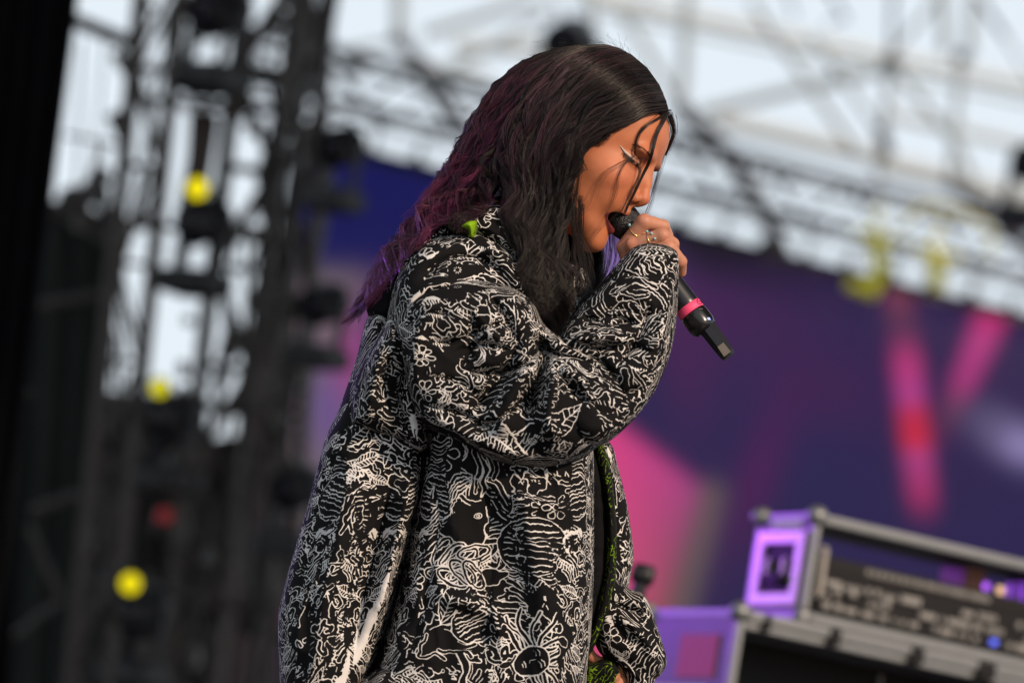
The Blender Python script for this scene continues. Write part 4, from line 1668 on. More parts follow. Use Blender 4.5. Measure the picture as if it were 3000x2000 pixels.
def draw_print():
    def scatter(step, jit, choices, smin_, smax_, skip=0.0):
        cells = [(x, y) for x in np.arange(TX0 - 20, TX0 + TSPAN + 40, step) for y in np.arange(TY0 - 20, TY0 + TSPAN + 40, step)]
        rg.shuffle(cells)
        for x, y in cells:
            if rg.random() < skip: continue
            c = (x + rg.uniform(-jit, jit), y + rg.uniform(-jit, jit))
            fn = rg.choices([q[0] for q in choices], [q[1] for q in choices])[0]
            fn(c, rg.uniform(smin_, smax_), flow(*c) + rg.uniform(-.4, .4))
    scatter(45, 18, ((m_worms, 4), (m_lines, 3), (m_coral, 3), (m_comb, 1.5), (m_tangle, 2), (m_arcs, 1)), 52, 96)
    scatter(74, 30, ((m_coral, 4), (m_worms, 4), (m_tangle, 3), (m_lines, 2), (m_blob, 2), (m_leaf, 1.2), (m_comb, 2), (m_arcs, 2), (m_flower, .6), (m_white, .6)), 60, 108, .1)
    scatter(170, 70, ((m_flower, .9), (m_shell, 1.5), (m_leaf, 1.5), (m_blank, 1.8), (m_limb, 2), (m_fish, 1), (m_tangle, 2), (m_coral, 2), (m_white, .7)), 85, 140, .15)


draw_print()


def trace_print():
    """the motifs one can pick out on the photographed jacket, where they sit"""
    S_ = cv.stroke
    # sleeve: drawn arm with a hand, two ring eyes, scalloped disc, leaf wing
    cv.fill([(1420, 1130), (1470, 1110), (1640, 1120), (1700, 1170), (1760, 1230), (1700, 1290), (1560, 1260), (1500, 1250), (1440, 1220)], 0)
    S_(wob([(1420, 1130), (1455, 1210), (1490, 1250), (1525, 1300), (1550, 1330)], 1, 30), 5.5)
    S_(wob([(1390, 1195), (1440, 1262), (1480, 1290), (1520, 1330)], 1, 26), 5)
    for k in range(4):
        S_(wob([(1445, 1238 + 9 * k), (1470, 1244 + 9 * k), (1488, 1250 + 8 * k)], 1, 8), 3.6)
    S_(wob([(1435, 1235), (1475, 1236), (1505, 1262), (1540, 1240), (1600, 1215), (1660, 1190)], 1.2, 40), 4.5)
    th = np.linspace(0, 2 * math.pi, 18)
    for cx, cy in ((1484, 1208), (1556, 1282)):
        for r in (10, 4):
            S_(np.stack([cx + r * np.cos(th), cy + r * .9 * np.sin(th)], 1), 3.4)
    sc = 1 + .09 * np.abs(np.sin(4 * np.linspace(0, 2 * math.pi, 60)))
    t6 = np.linspace(0, 2 * math.pi, 60)
    S_(np.stack([1552 + 26 * sc * np.cos(t6), 1195 + 24 * sc * np.sin(t6)], 1), 4)
    for k in range(9):
        S_([(1560 + 2 * k % 16, 1188 + 3.2 * k), (1574, 1186 + 3.4 * k)], 2.6)
    m_leaf((1640, 1230), 150, -.75)
    m_leaf((1712, 1290), 90, -.5)
    # flowers on the upper sleeve
    m_flower((1238, 1040), 84, .2); m_flower((1248, 1142), 70, .9); m_flower((1236, 880), 90, 0)
    # big white slash on the shoulder and its beak line
    cv.fill(wob([(1290, 846), (1340, 836), (1380, 822), (1374, 850), (1362, 862), (1330, 858)], 1, 40), 1)
    S_(wob([(1270, 842), (1310, 832), (1350, 815), (1384, 800)], 1, 20), 6)
    cv.fill(wob([(1120, 935), (1180, 885), (1230, 858), (1246, 880), (1200, 905), (1140, 950)], 2, 40), 1)
    # dark shoulder field with a sun and dashes
    cv.fill([(1200, 800), (1280, 745), (1390, 752), (1440, 790), (1380, 815), (1290, 838), (1220, 850)], 0)
    for k in range(9):
        t = 2 * math.pi * k / 9
        S_([(1345 + 6 * math.cos(t), 794 + 6 * math.sin(t)), (1345 + 11 * math.cos(t), 794 + 11 * math.sin(t))], 2.6)
    S_([(1318, 788), (1316, 800)], 3); S_([(1290, 800), (1262, 812)], 2.6)
    cv.fill(wob([(1235, 720), (1300, 690), (1312, 700), (1290, 745), (1262, 765), (1240, 752)], 2, 40), 1)
    for k in range(7):
        S_(wob([(1240 + 9 * k, 756 - 4 * k), (1252 + 8 * k, 722 - 3 * k), (1262 + 7 * k, 700 - 2 * k)], 1, 8), 3.2, 0)
    # shell, sea horse curl, drawn head with streaming tentacles on the front panel
    m_shell((1560, 1582), 165, .1)
    S_(wob([(1690, 1560), (1665, 1548), (1648, 1568), (1660, 1600), (1690, 1600), (1700, 1575), (1680, 1572)], 1, 40), 6)
    tube(wob([(1660, 1610), (1640, 1640), (1650, 1670), (1690, 1690), (1710, 1740), (1725, 1790)], 2, 40), 9, 5)
    m_face((1560, 1905), 205, 2.7)
    # drawn profile in the shadowed part of the front panel
    cv.fill([(1330, 1490), (1420, 1450), (1440, 1520), (1425, 1570), (1400, 1590), (1320, 1570), (1270, 1540)], 0)
    S_(wob([(1425, 1470), (1432, 1510), (1420, 1530), (1424, 1562), (1398, 1588), (1350, 1575), (1290, 1545)], 1, 40), 4)
    for r in (5, 11):
        S_(np.stack([1403 + r * np.cos(th), 1497 + r * .7 * np.sin(th)], 1), 2.4)
    for k in range(5):
        tube(wob([(1262, 1546 - 10 * k), (1310, 1500 - 16 * k), (1340, 1440 - 14 * k), (1380, 1405 - 6 * k)], 3, 26), 6, 3.4)
    for k in range(8):
        tt = np.linspace(0, 2 * math.pi, 24)
        cx, cy = 1300 + 30 * (k % 4), 1600 + 55 * (k // 4) + 8 * (k % 3)
        tube(rot2(np.stack([20 * np.cos(tt), 46 * np.sin(tt)], 1), .5 + .3 * k, (cx, cy)), 5, 3.6)
    # pale streak down the back panel
    cv.fill(wob([(1165, 1650), (1176, 1655), (1150, 1740), (1125, 1810), (1100, 1870), (1070, 1925), (1040, 1975), (1000, 2000), (985, 1985), (1015, 1940), (1030, 1890), (1024, 1850), (1044, 1825), (1030, 1790), (1060, 1770), (1058, 1740), (1095, 1715), (1100, 1690), (1130, 1665)], 3, 120), 1)
    for k in range(16):
        x, y = rg.uniform(1050, 1160), rg.uniform(1680, 1930)
        S_([(x, y), (x + 4, y + rg.uniform(6, 16))], 2.6, 0)
    cv.fill(wob([(1195, 1215), (1232, 1215), (1240, 1270), (1244, 1310), (1205, 1300)], 2, 30), 1)
    for k in range(4):
        S_(wob([(1200 + 10 * k, 1300), (1204 + 10 * k, 1270), (1198 + 11 * k, 1246)], 2, 10), 3, 0)
    # worm loops at the cuff
    cv.fill([(1830, 740), (1900, 715), (1985, 740), (1980, 930), (1900, 900), (1800, 830)], 0)
    for P, w in (([(1876, 742), (1890, 730), (1915, 736), (1902, 750), (1880, 758)], 7), ([(1872, 752), (1900, 762), (1905, 782), (1932, 790)], 8),
                 ([(1866, 770), (1885, 782), (1890, 800), (1905, 808)], 9), ([(1832, 790), (1860, 800), (1885, 830), (1912, 845)], 8),
                 ([(1836, 772), (1866, 786), (1880, 815), (1918, 832)], 7), ([(1915, 765), (1932, 785), (1934, 806), (1950, 832)], 9),
                 ([(1940, 770), (1950, 800), (1962, 820), (1964, 850)], 8), ([(1930, 840), (1950, 865), (1960, 900), (1962, 925)], 9),
                 ([(1850, 838), (1890, 850), (1925, 875), (1945, 915)], 6), ([(1800, 850), (1850, 872), (1890, 868)], 7),
                 ([(1950, 740), (1960, 760), (1974, 770)], 8)):
        tube(wob(P, 1.6, 24), w, 3.3)
    S_(np.stack([1925 + 11 * np.cos(th), 748 + 12 * np.sin(th)], 1), 4.4)
    # faint drawn face by the elbow crease
    cv.fill([(1545, 990), (1600, 985), (1602, 1050), (1570, 1085), (1540, 1060)], 0)
    S_(wob([(1548, 1010), (1552, 1060), (1575, 1085), (1600, 1062)], 1, 20), 4)
    S_([(1558, 1045), (1572, 1040)], 3); S_([(1585, 1042), (1598, 1038)], 3)
    S_(wob([(1576, 1030), (1574, 1055), (1582, 1060)], .5, 8), 3); S_([(1565, 1070), (1585, 1072)], 4)
    for k in range(6):
        S_(wob([(1552 + 8 * k, 1008), (1556 + 8 * k, 985), (1552 + 9 * k, 962)], 1, 8), 3)


trace_print()


def print_image(name, arr):
    im = bpy.data.images.new(name, TRES, TRES, alpha=False, float_buffer=False)
    im.colorspace_settings.name = 'Non-Color'
    px = np.ones((TRES, TRES, 4), np.float32)
    for _ in range(2):
        q = np.pad(arr, 2, 'edge')
        arr = sum(q[2:-2, 2 + k:q.shape[1] - 2 + k] for k in (-1, 0, 1)) / 3
        q = np.pad(arr, 2, 'edge')
        arr = sum(q[2 + k:q.shape[0] - 2 + k, 2:-2] for k in (-1, 0, 1)) / 3
    px[..., :3] = arr[::-1, :, None]
    im.pixels.foreach_set(px.ravel())
    im.update()
    im.pack()
    return im


IMG = print_image('line_drawings', cv.a)


def cloth_material(name, ink, off=(0, 0, 0), rot=0.0, base=(0.0062, 0.006, 0.0068), thin=0.52):
    t = NT(name)
    tc0 = t.node('ShaderNodeTexCoord')
    at = t.node('ShaderNodeAttribute', attribute_name='cloth_pos')
    wn_ = t.node('ShaderNodeTexNoise'); wn_.inputs['Scale'].default_value = 62; wn_.inputs['Detail'].default_value = 3
    t.link(at.outputs['Vector'], wn_.inputs['Vector'])
    sb = t.node('ShaderNodeVectorMath', operation='SUBTRACT'); sb.inputs[1].default_value = (.5, .5, .5)
    t.link(wn_.outputs['Color'], sb.inputs[0])
    sc_ = t.node('ShaderNodeVectorMath', operation='SCALE'); sc_.inputs['Scale'].default_value = .0068
    t.link(sb.outputs[0], sc_.inputs[0])
    ad_ = t.node('ShaderNodeVectorMath', operation='ADD')
    t.link(at.outputs['Vector'], ad_.inputs[0]); t.link(sc_.outputs[0], ad_.inputs[1])
    sp = t.node('ShaderNodeSeparateXYZ'); t.link(ad_.outputs[0], sp.inputs[0])
    sn = t.node('ShaderNodeSeparateXYZ'); t.link(tc0.outputs['Normal'], sn.inputs[0])

    def math_(op, a, b):
        n = t.node('ShaderNodeMath', operation=op)
        for k, v in enumerate((a, b)):
            if isinstance(v, (int, float)): n.inputs[k].default_value = v
            elif v is not None: t.link(v, n.inputs[k])
        return n.outputs[0]

    def img(a, b):
        cx = t.node('ShaderNodeCombineXYZ'); t.link(a, cx.inputs[0]); t.link(b, cx.inputs[1])
        mp = t.node('ShaderNodeMapping')
        mp.inputs['Location'].default_value = off
        mp.inputs['Rotation'].default_value = (0, 0, rot)
        t.link(cx.outputs[0], mp.inputs['Vector'])
        ii = t.node('ShaderNodeTexImage'); ii.image = IMG; ii.interpolation = 'Linear'
        t.link(mp.outputs['Vector'], ii.inputs['Vector'])
        return ii.outputs['Color']
    ws = [math_('POWER', math_('ABSOLUTE', sn.outputs[k], None), 10) for k in range(3)]
    tot = math_('ADD', math_('ADD', ws[0], ws[1]), math_('ADD', ws[2], 1e-6))
    u_, v_, w_ = sp.outputs[0], sp.outputs[1], sp.outputs[2]
    fz = img(u_, v_)
    fx = img(math_('ADD', w_, .37), v_)
    fy = img(u_, math_('ADD', w_, .61))
    m1 = t.node('ShaderNodeMix'); m1.data_type = 'RGBA'
    t.link(math_('DIVIDE', ws[0], tot), m1.inputs['Factor']); t.link(fz, m1.inputs['A']); t.link(fx, m1.inputs['B'])
    m2 = t.node('ShaderNodeMix'); m2.data_type = 'RGBA'
    t.link(math_('DIVIDE', ws[1], tot), m2.inputs['Factor']); t.link(m1.outputs['Result'], m2.inputs['A']); t.link(fy, m2.inputs['B'])
    tc = t.node('ShaderNodeTexCoord')
    nz = t.node('ShaderNodeTexNoise'); nz.inputs['Scale'].default_value = 9; nz.inputs['Detail'].default_value = 4
    t.link(tc.outputs['Object'], nz.inputs['Vector'])
    mr = t.node('ShaderNodeMapRange')
    mr.inputs['From Min'].default_value = thin - .10; mr.inputs['From Max'].default_value = thin + .10
    wd_ = t.node('ShaderNodeTexNoise'); wd_.inputs['Scale'].default_value = 75; wd_.inputs['Detail'].default_value = 4
    t.link(at.outputs['Vector'], wd_.inputs['Vector'])
    wm_ = t.node('ShaderNodeMapRange'); wm_.inputs['From Min'].default_value = .3; wm_.inputs['From Max'].default_value = .7
    wm_.inputs['To Min'].default_value = -.27; wm_.inputs['To Max'].default_value = .10
    t.link(wd_.outputs['Fac'], wm_.inputs['Value'])
    t.link(math_('ADD', m2.outputs['Result'], wm_.outputs['Result']), mr.inputs['Value'])
    wr = t.node('ShaderNodeMapRange'); wr.inputs['From Min'].default_value = .25; wr.inputs['From Max'].default_value = .8
    wr.inputs['To Min'].default_value = 1.0; wr.inputs['To Max'].default_value = .82
    t.link(nz.outputs['Fac'], wr.inputs['Value'])
    mu = t.node('ShaderNodeMath', operation='MULTIPLY')
    t.link(mr.outputs['Result'], mu.inputs[0]); t.link(wr.outputs['Result'], mu.inputs[1])
    mx = t.node('ShaderNodeMix'); mx.data_type = 'RGBA'
    mx.inputs['A'].default_value = (*base, 1); mx.inputs['B'].default_value = (*ink, 1)
    t.link(mu.outputs['Value'], mx.inputs['Factor'])
    t.link(mx.outputs['Result'], t.b.inputs['Base Color'])
    t.b.inputs['Roughness'].default_value = .9
    t.b.inputs['Specular IOR Level'].default_value = .12
    wv = t.node('ShaderNodeTexNoise'); wv.inputs['Scale'].default_value = 70; wv.inputs['Detail'].default_value = 5
    t.link(tc.outputs['Object'], wv.inputs['Vector'])
    bp = t.node('ShaderNodeBump'); bp.inputs['Strength'].default_value = .25; bp.inputs['Distance'].default_value = .004
    t.link(wv.outputs['Fac'], bp.inputs['Height'])
    t.link(bp.outputs['Normal'], t.b.inputs['Normal'])
    return t.m


INK = (0.66, 0.635, 0.62)
M_PRINT = cloth_material('printed_cloth', INK)
M_PRINT2 = cloth_material('printed_cloth_turned', INK, (0.31, 0.17, 0.1), 0.9)
M_LIME = cloth_material('lime_printed_lining', (0.15, 0.27, 0.008), (0.13, 0.37, 0), 1.3, thin=.68)
M_PLAIN = mat('plain_black_cloth', (0.007, 0.007, 0.0085), 0.95, spec=.1, bump=.2, nscale=60)


# ------------------------------------------------------------------ jacket panels: traced outlines blown up to real volumes
def vnoise(X, Y, sc, seed):
    r = np.random.default_rng(seed)
    G = r.random((64, 64))
    x, y = X / sc % 63, Y / sc % 63
    i, j = np.floor(x).astype(int), np.floor(y).astype(int)
    fx, fy = x - i, y - j
    fx, fy = fx * fx * (3 - 2 * fx), fy * fy * (3 - 2 * fy)
    return (G[i, j] * (1 - fx) + G[i + 1, j] * fx) * (1 - fy) + (G[i, j + 1] * (1 - fx) + G[i + 1, j + 1] * fx) * fy


PANEL_V = {}


def panel(name, poly, zc, T, R, m, folds=(), wr=.006, seed=0, wscale=60, wdir=0.0, h=5.0, p=2.7, parent=None, n_out=None, stretch=2.6):
    """zc, T: (point0, value0, point1, value1) linear fields in metres, or a constant"""
    O = catmull_closed(np.array(poly, float), n_out or max(60, 5 * len(poly)))
    pad = 3 * h
    lo2, hi2 = O.min(0) - pad, O.max(0) + pad
    xs = np.arange(lo2[0], hi2[0], h); ys = np.arange(lo2[1], hi2[1], h)
    XX, YY = np.meshgrid(xs, ys, indexing='ij')

    def fld(v):
        if isinstance(v, (int, float)): return np.full_like(XX, float(v))
        a, v0, b, v1 = v
        a, b = np.array(a, float), np.array(b, float)
        t = ((XX - a[0]) * (b - a)[0] + (YY - a[1]) * (b - a)[1]) / ((b - a) @ (b - a))
        t = np.clip(t, -.3, 1.3)
        return v0 + (v1 - v0) * t
    Z0 = fld(zc) * S
    TT = fld(T) * S
    P2 = np.stack([XX, YY], -1)
    d = -poly_sdf(O, P2)
    c, s_ = math.cos(wdir), math.sin(wdir)
    U, V_ = XX * c + YY * s_, -XX * s_ + YY * c
    wx = 60 * vnoise(XX, YY, 170, seed + 5)
    n1 = vnoise(U / stretch + wx, V_ + wx, wscale, seed)
    n2 = vnoise(U / stretch - wx, V_ + .6 * wx, wscale * .45, seed + 1)
    hgt = wr * ((1 - np.abs(2 * n1 - 1) * 1.6) + .45 * (1 - np.abs(2 * n2 - 1) * 1.6))
    for pts, amp, wd in folds:
        amp = amp * 1.25
        C = catmull(np.array(pts, float), 24)
        dd = np.full_like(XX, 1e9); tt = np.zeros_like(XX)
        for i in range(len(C) - 1):
            q, t = px_line(C[i], C[i + 1], P2)
            b = q < dd
            dd = np.where(b, q, dd); tt = np.where(b, (i + t) / (len(C) - 1), tt)
        taper = np.clip(np.minimum(tt, 1 - tt) * 5, 0.15, 1)
        hgt = hgt + amp * taper * (np.exp(-(dd / wd) ** 2) if amp > 0 else 1.15 * np.exp(-(dd / (wd * .9)) ** 1.05))
    hgt = hgt * S
    tmax = (TT + np.abs(Z0)).max() + np.abs(hgt).max() + 4 * h
    zs = np.arange(-tmax, tmax, h)
    q = np.maximum(0, 1 - d / R)
    Zr = zs[None, None, :] - Z0[..., None]
    fade = np.clip(d / 30, 0, 1)
    Zr = Zr - np.where(Zr > 0, (hgt * fade)[..., None], -.5 * (hgt * fade)[..., None])
    F = (q[..., None] ** p + (np.abs(Zr) / TT[..., None]) ** p) ** (1 / p) - 1
    F *= R
    lo = np.array([xs[0], ys[0], zs[0]])
    V, Q = surface_nets(F.astype(np.float32), lo, h)
    PANEL_V.setdefault(name, []).append(V)
    ob = part_px(name, V, Q[:, ::-1], m, parent)
    set_vec(ob.data, 'cloth_pos', np.stack([(V[:, 0] - TX0) / TSPAN, (TY0 + TSPAN - V[:, 1]) / TSPAN, V[:, 2] / TSPAN], 1))
    return ob


def build_jacket():
    jk = empty('jacket', FOOT)
    jk.matrix_world = person.matrix_world.copy()
    jk.parent = person
    jk.matrix_basis = Matrix.Identity(4)
    J = dict(parent=jk)
    # trunk volumes
    panel('back_panel', [(1085, 920), (1160, 940), (1260, 1150), (1262, 1320), (1252, 1420), (1222, 1530), (1190, 1660), (1152, 1790), (1112, 1915), (1082, 2010), (1060, 2330), (846, 2340), (828, 2180), (826, 2000), (820, 1815), (831, 1736), (866, 1608), (902, 1486), (953, 1292), (994, 1200), (1042, 1060)],
          (((1100, 1000), .0, (1000, 2000), .02)), ((1100, 1000), .15, (1000, 2000), .20), 95, M_PRINT,
          folds=[([(1235, 1330), (1190, 1540), (1150, 1700), (1110, 1850)], .022, 30), ([(1060, 1330), (1020, 1520), (960, 1800), (940, 2000)], .02, 40), ([(1000, 1300), (940, 1500), (890, 1750)], -.014, 26), ([(1160, 1380), (1120, 1560), (1070, 1760), (1040, 1950)], -.018, 24)],
          wr=.007, seed=21, wscale=80, wdir=1.75, **J)
    panel('front_panel', [(1300, 1150), (1500, 1180), (1690, 1240), (1734, 1290), (1739, 1500), (1738, 1700), (1730, 1850), (1716, 2000), (1706, 2330), (1090, 2330), (1084, 2030), (1110, 1920), (1144, 1800), (1182, 1660), (1212, 1500), (1240, 1330), (1256, 1220)],
          ((1250, 1600), .035, (1735, 1600), .02), ((1400, 1200), .17, (1400, 2000), .20), 150, M_PRINT,
          folds=[([(1450, 1330), (1435, 1500), (1440, 1700), (1400, 1950)], -.016, 34), ([(1500, 1340), (1560, 1560), (1600, 1800), (1600, 2000)], .016, 50), ([(1260, 1330), (1290, 1500), (1250, 1750), (1200, 1900)], -.012, 30), ([(1330, 1260), (1430, 1400), (1560, 1460), (1690, 1470)], .010, 26), ([(1300, 1720), (1420, 1760), (1480, 1850)], .012, 26)],
          wr=.007, seed=31, wscale=85, wdir=1.5, **J)
    panel('hem_pocket', [(1040, 2020), (1090, 1955), (1145, 1926), (1205, 1922), (1255, 1945), (1308, 1984), (1400, 1996), (1490, 2012), (1500, 2330), (1040, 2330)],
          .12, .13, 90, M_PRINT2, wr=.006, seed=41, wscale=70, **J)
    panel('side_panel', [(1222, 1290), (1272, 1300), (1264, 1500), (1240, 1680), (1200, 1830), (1150, 1960), (1130, 2330), (1040, 2330), (1082, 1960), (1136, 1830), (1186, 1640), (1216, 1450)],
          .03, .13, 60, M_PLAIN, wr=.005, seed=45, **J)
    # shoulder, chest, hood
    panel('shoulder', [(1150, 985), (1148, 880), (1180, 785), (1226, 722), (1300, 690), (1410, 684), (1520, 740), (1600, 800), (1680, 840), (1720, 930), (1690, 1010), (1560, 1080), (1300, 1040)],
          ((1250, 850), .055, (1650, 900), .02), ((1250, 850), .145, (1650, 900), .10), 160, M_PRINT, folds=[([(1225, 850), (1300, 770), (1400, 760), (1480, 820)], -.016, 22), ([(1410, 700), (1490, 780), (1540, 880)], .016, 26), ([(1180, 920), (1260, 845), (1350, 835)], .014, 22)], wr=.004, seed=51, wscale=110, **J)
    panel('hood', [(1206, 735), (1222, 700), (1300, 648), (1388, 612), (1480, 606), (1560, 660), (1600, 740), (1570, 790), (1500, 770), (1430, 725), (1380, 700), (1310, 716), (1250, 752)],
          .03, .09, 52, M_PRINT, wr=.005, seed=61, wscale=40, **J)
    panel('hood_lining', [(1296, 668), (1318, 648), (1350, 632), (1386, 634), (1402, 658), (1392, 690), (1366, 702), (1330, 694)],
          .06, .085, 40, M_LIME, wr=.004, seed=63, wscale=30, h=4, **J)
    panel('collar', [(1380, 690), (1420, 640), (1500, 640), (1580, 700), (1660, 760), (1720, 800), (1720, 860), (1640, 900), (1560, 900), (1460, 800)],
          .0, .095, 70, M_PRINT2, wr=.006, seed=66, wscale=40, **J)
    panel('lime_patch', [(1340, 664), (1370, 643), (1400, 650), (1402, 676), (1390, 706), (1372, 704), (1366, 688), (1346, 684)],
          .075, .085, 36, mat('lime_cloth', (0.20, 0.36, 0.012), .9, spec=.1, noise=.15, nscale=60), wr=.003, seed=64, wscale=30, h=4, **J)
    panel('hood_lining', [(1074, 892), (1096, 862), (1150, 806), (1210, 745), (1232, 760), (1206, 830), (1172, 900), (1142, 962), (1116, 982), (1086, 940)],
          .0, .10, 36, M_PLAIN, wr=.003, seed=71, **J)
    # near sleeve
    panel('sleeve_back', [(1160, 930), (1096, 1005), (1050, 1100), (1034, 1180), (1036, 1240), (1100, 1268), (1180, 1298), (1246, 1322), (1268, 1260), (1250, 1150), (1240, 1020)],
          .075, .135, 75, M_PRINT, folds=[([(1150, 1000), (1110, 1100), (1090, 1210)], .014, 22), ([(1200, 1050), (1180, 1180), (1210, 1280)], -.016, 20)], wr=.007, seed=81, wdir=1.4, **J)
    panel('sleeve', [(1158, 960), (1190, 885), (1260, 838), (1390, 822), (1500, 845), (1560, 890), (1600, 960), (1690, 1010), (1790, 1080), (1836, 1170), (1806, 1244), (1760, 1288), (1705, 1330), (1640, 1353), (1569, 1362), (1461, 1351), (1400, 1324), (1325, 1282), (1240, 1236), (1208, 1180), (1176, 1060)],
          ((1250, 950), .125, (1700, 1250), .165), ((1250, 950), .125, (1700, 1250), .105), 150, M_PRINT,
          folds=[([(1570, 960), (1590, 1050), (1560, 1150), (1540, 1220)], -.030, 20), ([(1610, 1060), (1660, 1110), (1720, 1220), (1730, 1290)], -.018, 20), ([(1540, 960), (1480, 1080), (1420, 1160), (1380, 1200)], -.020, 20),
                 ([(1560, 1060), (1500, 1150), (1450, 1280)], .016, 30), ([(1300, 880), (1240, 960), (1215, 1080), (1230, 1180)], .014, 28), ([(1230, 1200), (1330, 1250), (1460, 1310), (1580, 1330)], .014, 22),
                 ([(1430, 860), (1480, 930), (1520, 1020)], -.015, 18), ([(1380, 900), (1390, 1000), (1340, 1100)], -.012, 22), ([(1640, 1060), (1600, 1180), (1620, 1300)], .02, 26), ([(1545, 985), (1610, 1030), (1700, 1060), (1770, 1110)], -.022, 14), ([(1330, 1030), (1420, 1010), (1520, 1030)], -.012, 16), ([(1260, 1100), (1360, 1120), (1440, 1210)], -.012, 16), ([(1190, 960), (1260, 920), (1330, 930)], -.012, 14), ([(1590, 1000), (1540, 1060), (1450, 1090), (1340, 1080)], -.016, 10), ([(1600, 1040), (1560, 1130), (1480, 1210), (1380, 1260)], -.016, 10), ([(1250, 1000), (1340, 1000), (1430, 960), (1520, 940)], -.010, 10), ([(1240, 1180), (1340, 1200), (1450, 1250)], -.010, 10)],
          wr=.0055, seed=91, wscale=120, wdir=.6, **J)
    panel('forearm_sleeve', [(1836, 742), (1856, 726), (1888, 716), (1935, 719), (1968, 732), (1982, 756), (1981, 850), (1975, 930), (1962, 1010), (1940, 1080), (1905, 1150), (1850, 1222), (1770, 1290), (1700, 1296), (1640, 1240), (1596, 1130), (1592, 1060), (1612, 1010), (1640, 960), (1690, 905), (1740, 852), (1792, 790)],
          ((1900, 730), .082, (1690, 1230), .165), ((1900, 730), .072, (1700, 1200), .110), 110, M_PRINT,
          folds=[([(1610, 1030), (1700, 1040), (1780, 1090), (1800, 1180)], -.024, 17), ([(1640, 1000), (1760, 990), (1850, 1010)], .014, 20), ([(1625, 1075), (1700, 1110), (1740, 1200)], .016, 20), ([(1680, 950), (1790, 930), (1880, 970)], -.013, 18),
                 ([(1960, 820), (1930, 960), (1870, 1080)], .012, 24), ([(1740, 880), (1840, 860), (1920, 900)], .008, 18), ([(1720, 935), (1800, 905), (1890, 925), (1960, 900)], -.010, 13), ([(1650, 990), (1740, 1020), (1830, 1010), (1920, 1040)], -.012, 14), ([(1810, 800), (1870, 810), (1950, 800)], -.006, 12), ([(1812, 778), (1860, 756), (1930, 752), (1988, 785)], -.0035, 4), ([(1690, 920), (1770, 950), (1860, 940)], -.009, 9), ([(1630, 1110), (1720, 1170), (1800, 1200)], -.012, 10), ([(1900, 880), (1860, 990), (1790, 1080)], -.010, 10), ([(1700, 1130), (1790, 1150), (1880, 1130)], -.012, 16)],
          wr=.005, seed=101, wscale=100, wdir=.2, h=4.0, p=2.7, **J)
    # far side: opening, lining, far sleeve
    panel('inner_front', [(1690, 1280), (1745, 1296), (1775, 1400), (1786, 1560), (1780, 1690), (1756, 1800), (1722, 1920), (1700, 2100), (1660, 2100), (1660, 1300)],
          -.06, .06, 40, M_PLAIN, wr=.004, seed=111, **J)
    panel('lining', [(1742, 1296), (1764, 1294), (1790, 1370), (1803, 1480), (1809, 1560), (1806, 1680), (1792, 1780), (1764, 1850), (1738, 1905), (1716, 1938), (1716, 1880), (1742, 1800), (1768, 1680), (1775, 1560), (1768, 1450), (1752, 1370)],
          -.04, .045, 20, M_LIME, wr=.003, seed=121, wscale=35, wdir=1.5, h=4, **J)
    panel('lining', [(1706, 1975), (1740, 1938), (1790, 1930), (1826, 1962), (1812, 2010), (1800, 2200), (1700, 2200)],
          -.055, .05, 30, M_LIME, wr=.004, seed=131, wscale=35, h=4, **J)
    panel('far_sleeve', [(1756, 1288), (1796, 1306), (1815, 1370), (1842, 1480), (1857, 1580), (1862, 1640), (1852, 1700), (1842, 1735), (1790, 1760), (1740, 1700), (1720, 1500), (1730, 1330)],
          -.14, .09, 60, M_PRINT2, wr=.006, seed=141, wdir=1.4, **J)
    panel('far_sleeve', [(1790, 1690), (1848, 1732), (1888, 1747), (1911, 1790), (1932, 1850), (1953, 1918), (1956, 1955), (1938, 1985), (1918, 2010), (1900, 2120), (1840, 2120), (1832, 2010), (1806, 1962), (1748, 1900), (1738, 1770)],
          -.075, .075, 65, M_PRINT2, folds=[([(1800, 1800), (1870, 1850), (1930, 1930)], .012, 16), ([(1790, 1760), (1850, 1790), (1900, 1800)], -.012, 14)], wr=.006, seed=151, wdir=.8, **J)
    return jk


JACKET = build_jacket()


def build_lower():
    """trousers and shoes, below the frame but standing on the stage"""
    hip, kn1, kn2, a1, a2, foot = LEGS
    h = 12.0
    lo = np.array([900, 1900, -420.0]); hi = np.array([2100, foot[1] - 60, 420.0])
    X = grid3(lo, hi, h)
    f = cone(X, hip - [0, 60, 0], hip, 185, 210)
    for kn, an, s in ((kn1, a1, 1), (kn2, a2, -1)):
        f = smin(f, cone(X, hip + [0, 0, 100 * s], kn, 165, 130), 50)
        f = smin(f, cone(X, kn, an, 130, 115), 40)
    V, Q = surface_nets(f, lo, h)
    part_px('trousers', V, Q[:, ::-1], M_PLAIN)
    m_shoe = mat('black_shoe_leather', (0.015, 0.015, 0.016), .4)
    for an in (a1, a2):
        w = f2w(px2f(an))
        V = []
        for k, (x, wd, hh) in enumerate(((-.10, .03, .05), (-.08, .04, .12), (-.02, .042, .13), (.05, .045, .09), (.12, .048, .06), (.17, .035, .045), (.185, .012, .03))):
            for j in range(14):
                t = 2 * math.pi * j / 14
                V.append((x, wd * math.cos(t), max(0.002, hh / 2 + hh / 2 * math.sin(t))))
        f = [[k * 14 + j, k * 14 + (j + 1) % 14, (k + 1) * 14 + (j + 1) % 14, (k + 1) * 14 + j] for k in range(6) for j in range(14)]
        W = np.array(V) + [w[0], w[1], 0]
        Fv = (W - ORI) @ ROT3.T - FOOT_F
        me = mesh_np('shoe', Fv, [np.array(f), np.array([list(range(14))]), np.array([list(range(84, 98))])])
        link('shoe', me, m_shoe, person)


build_lower()


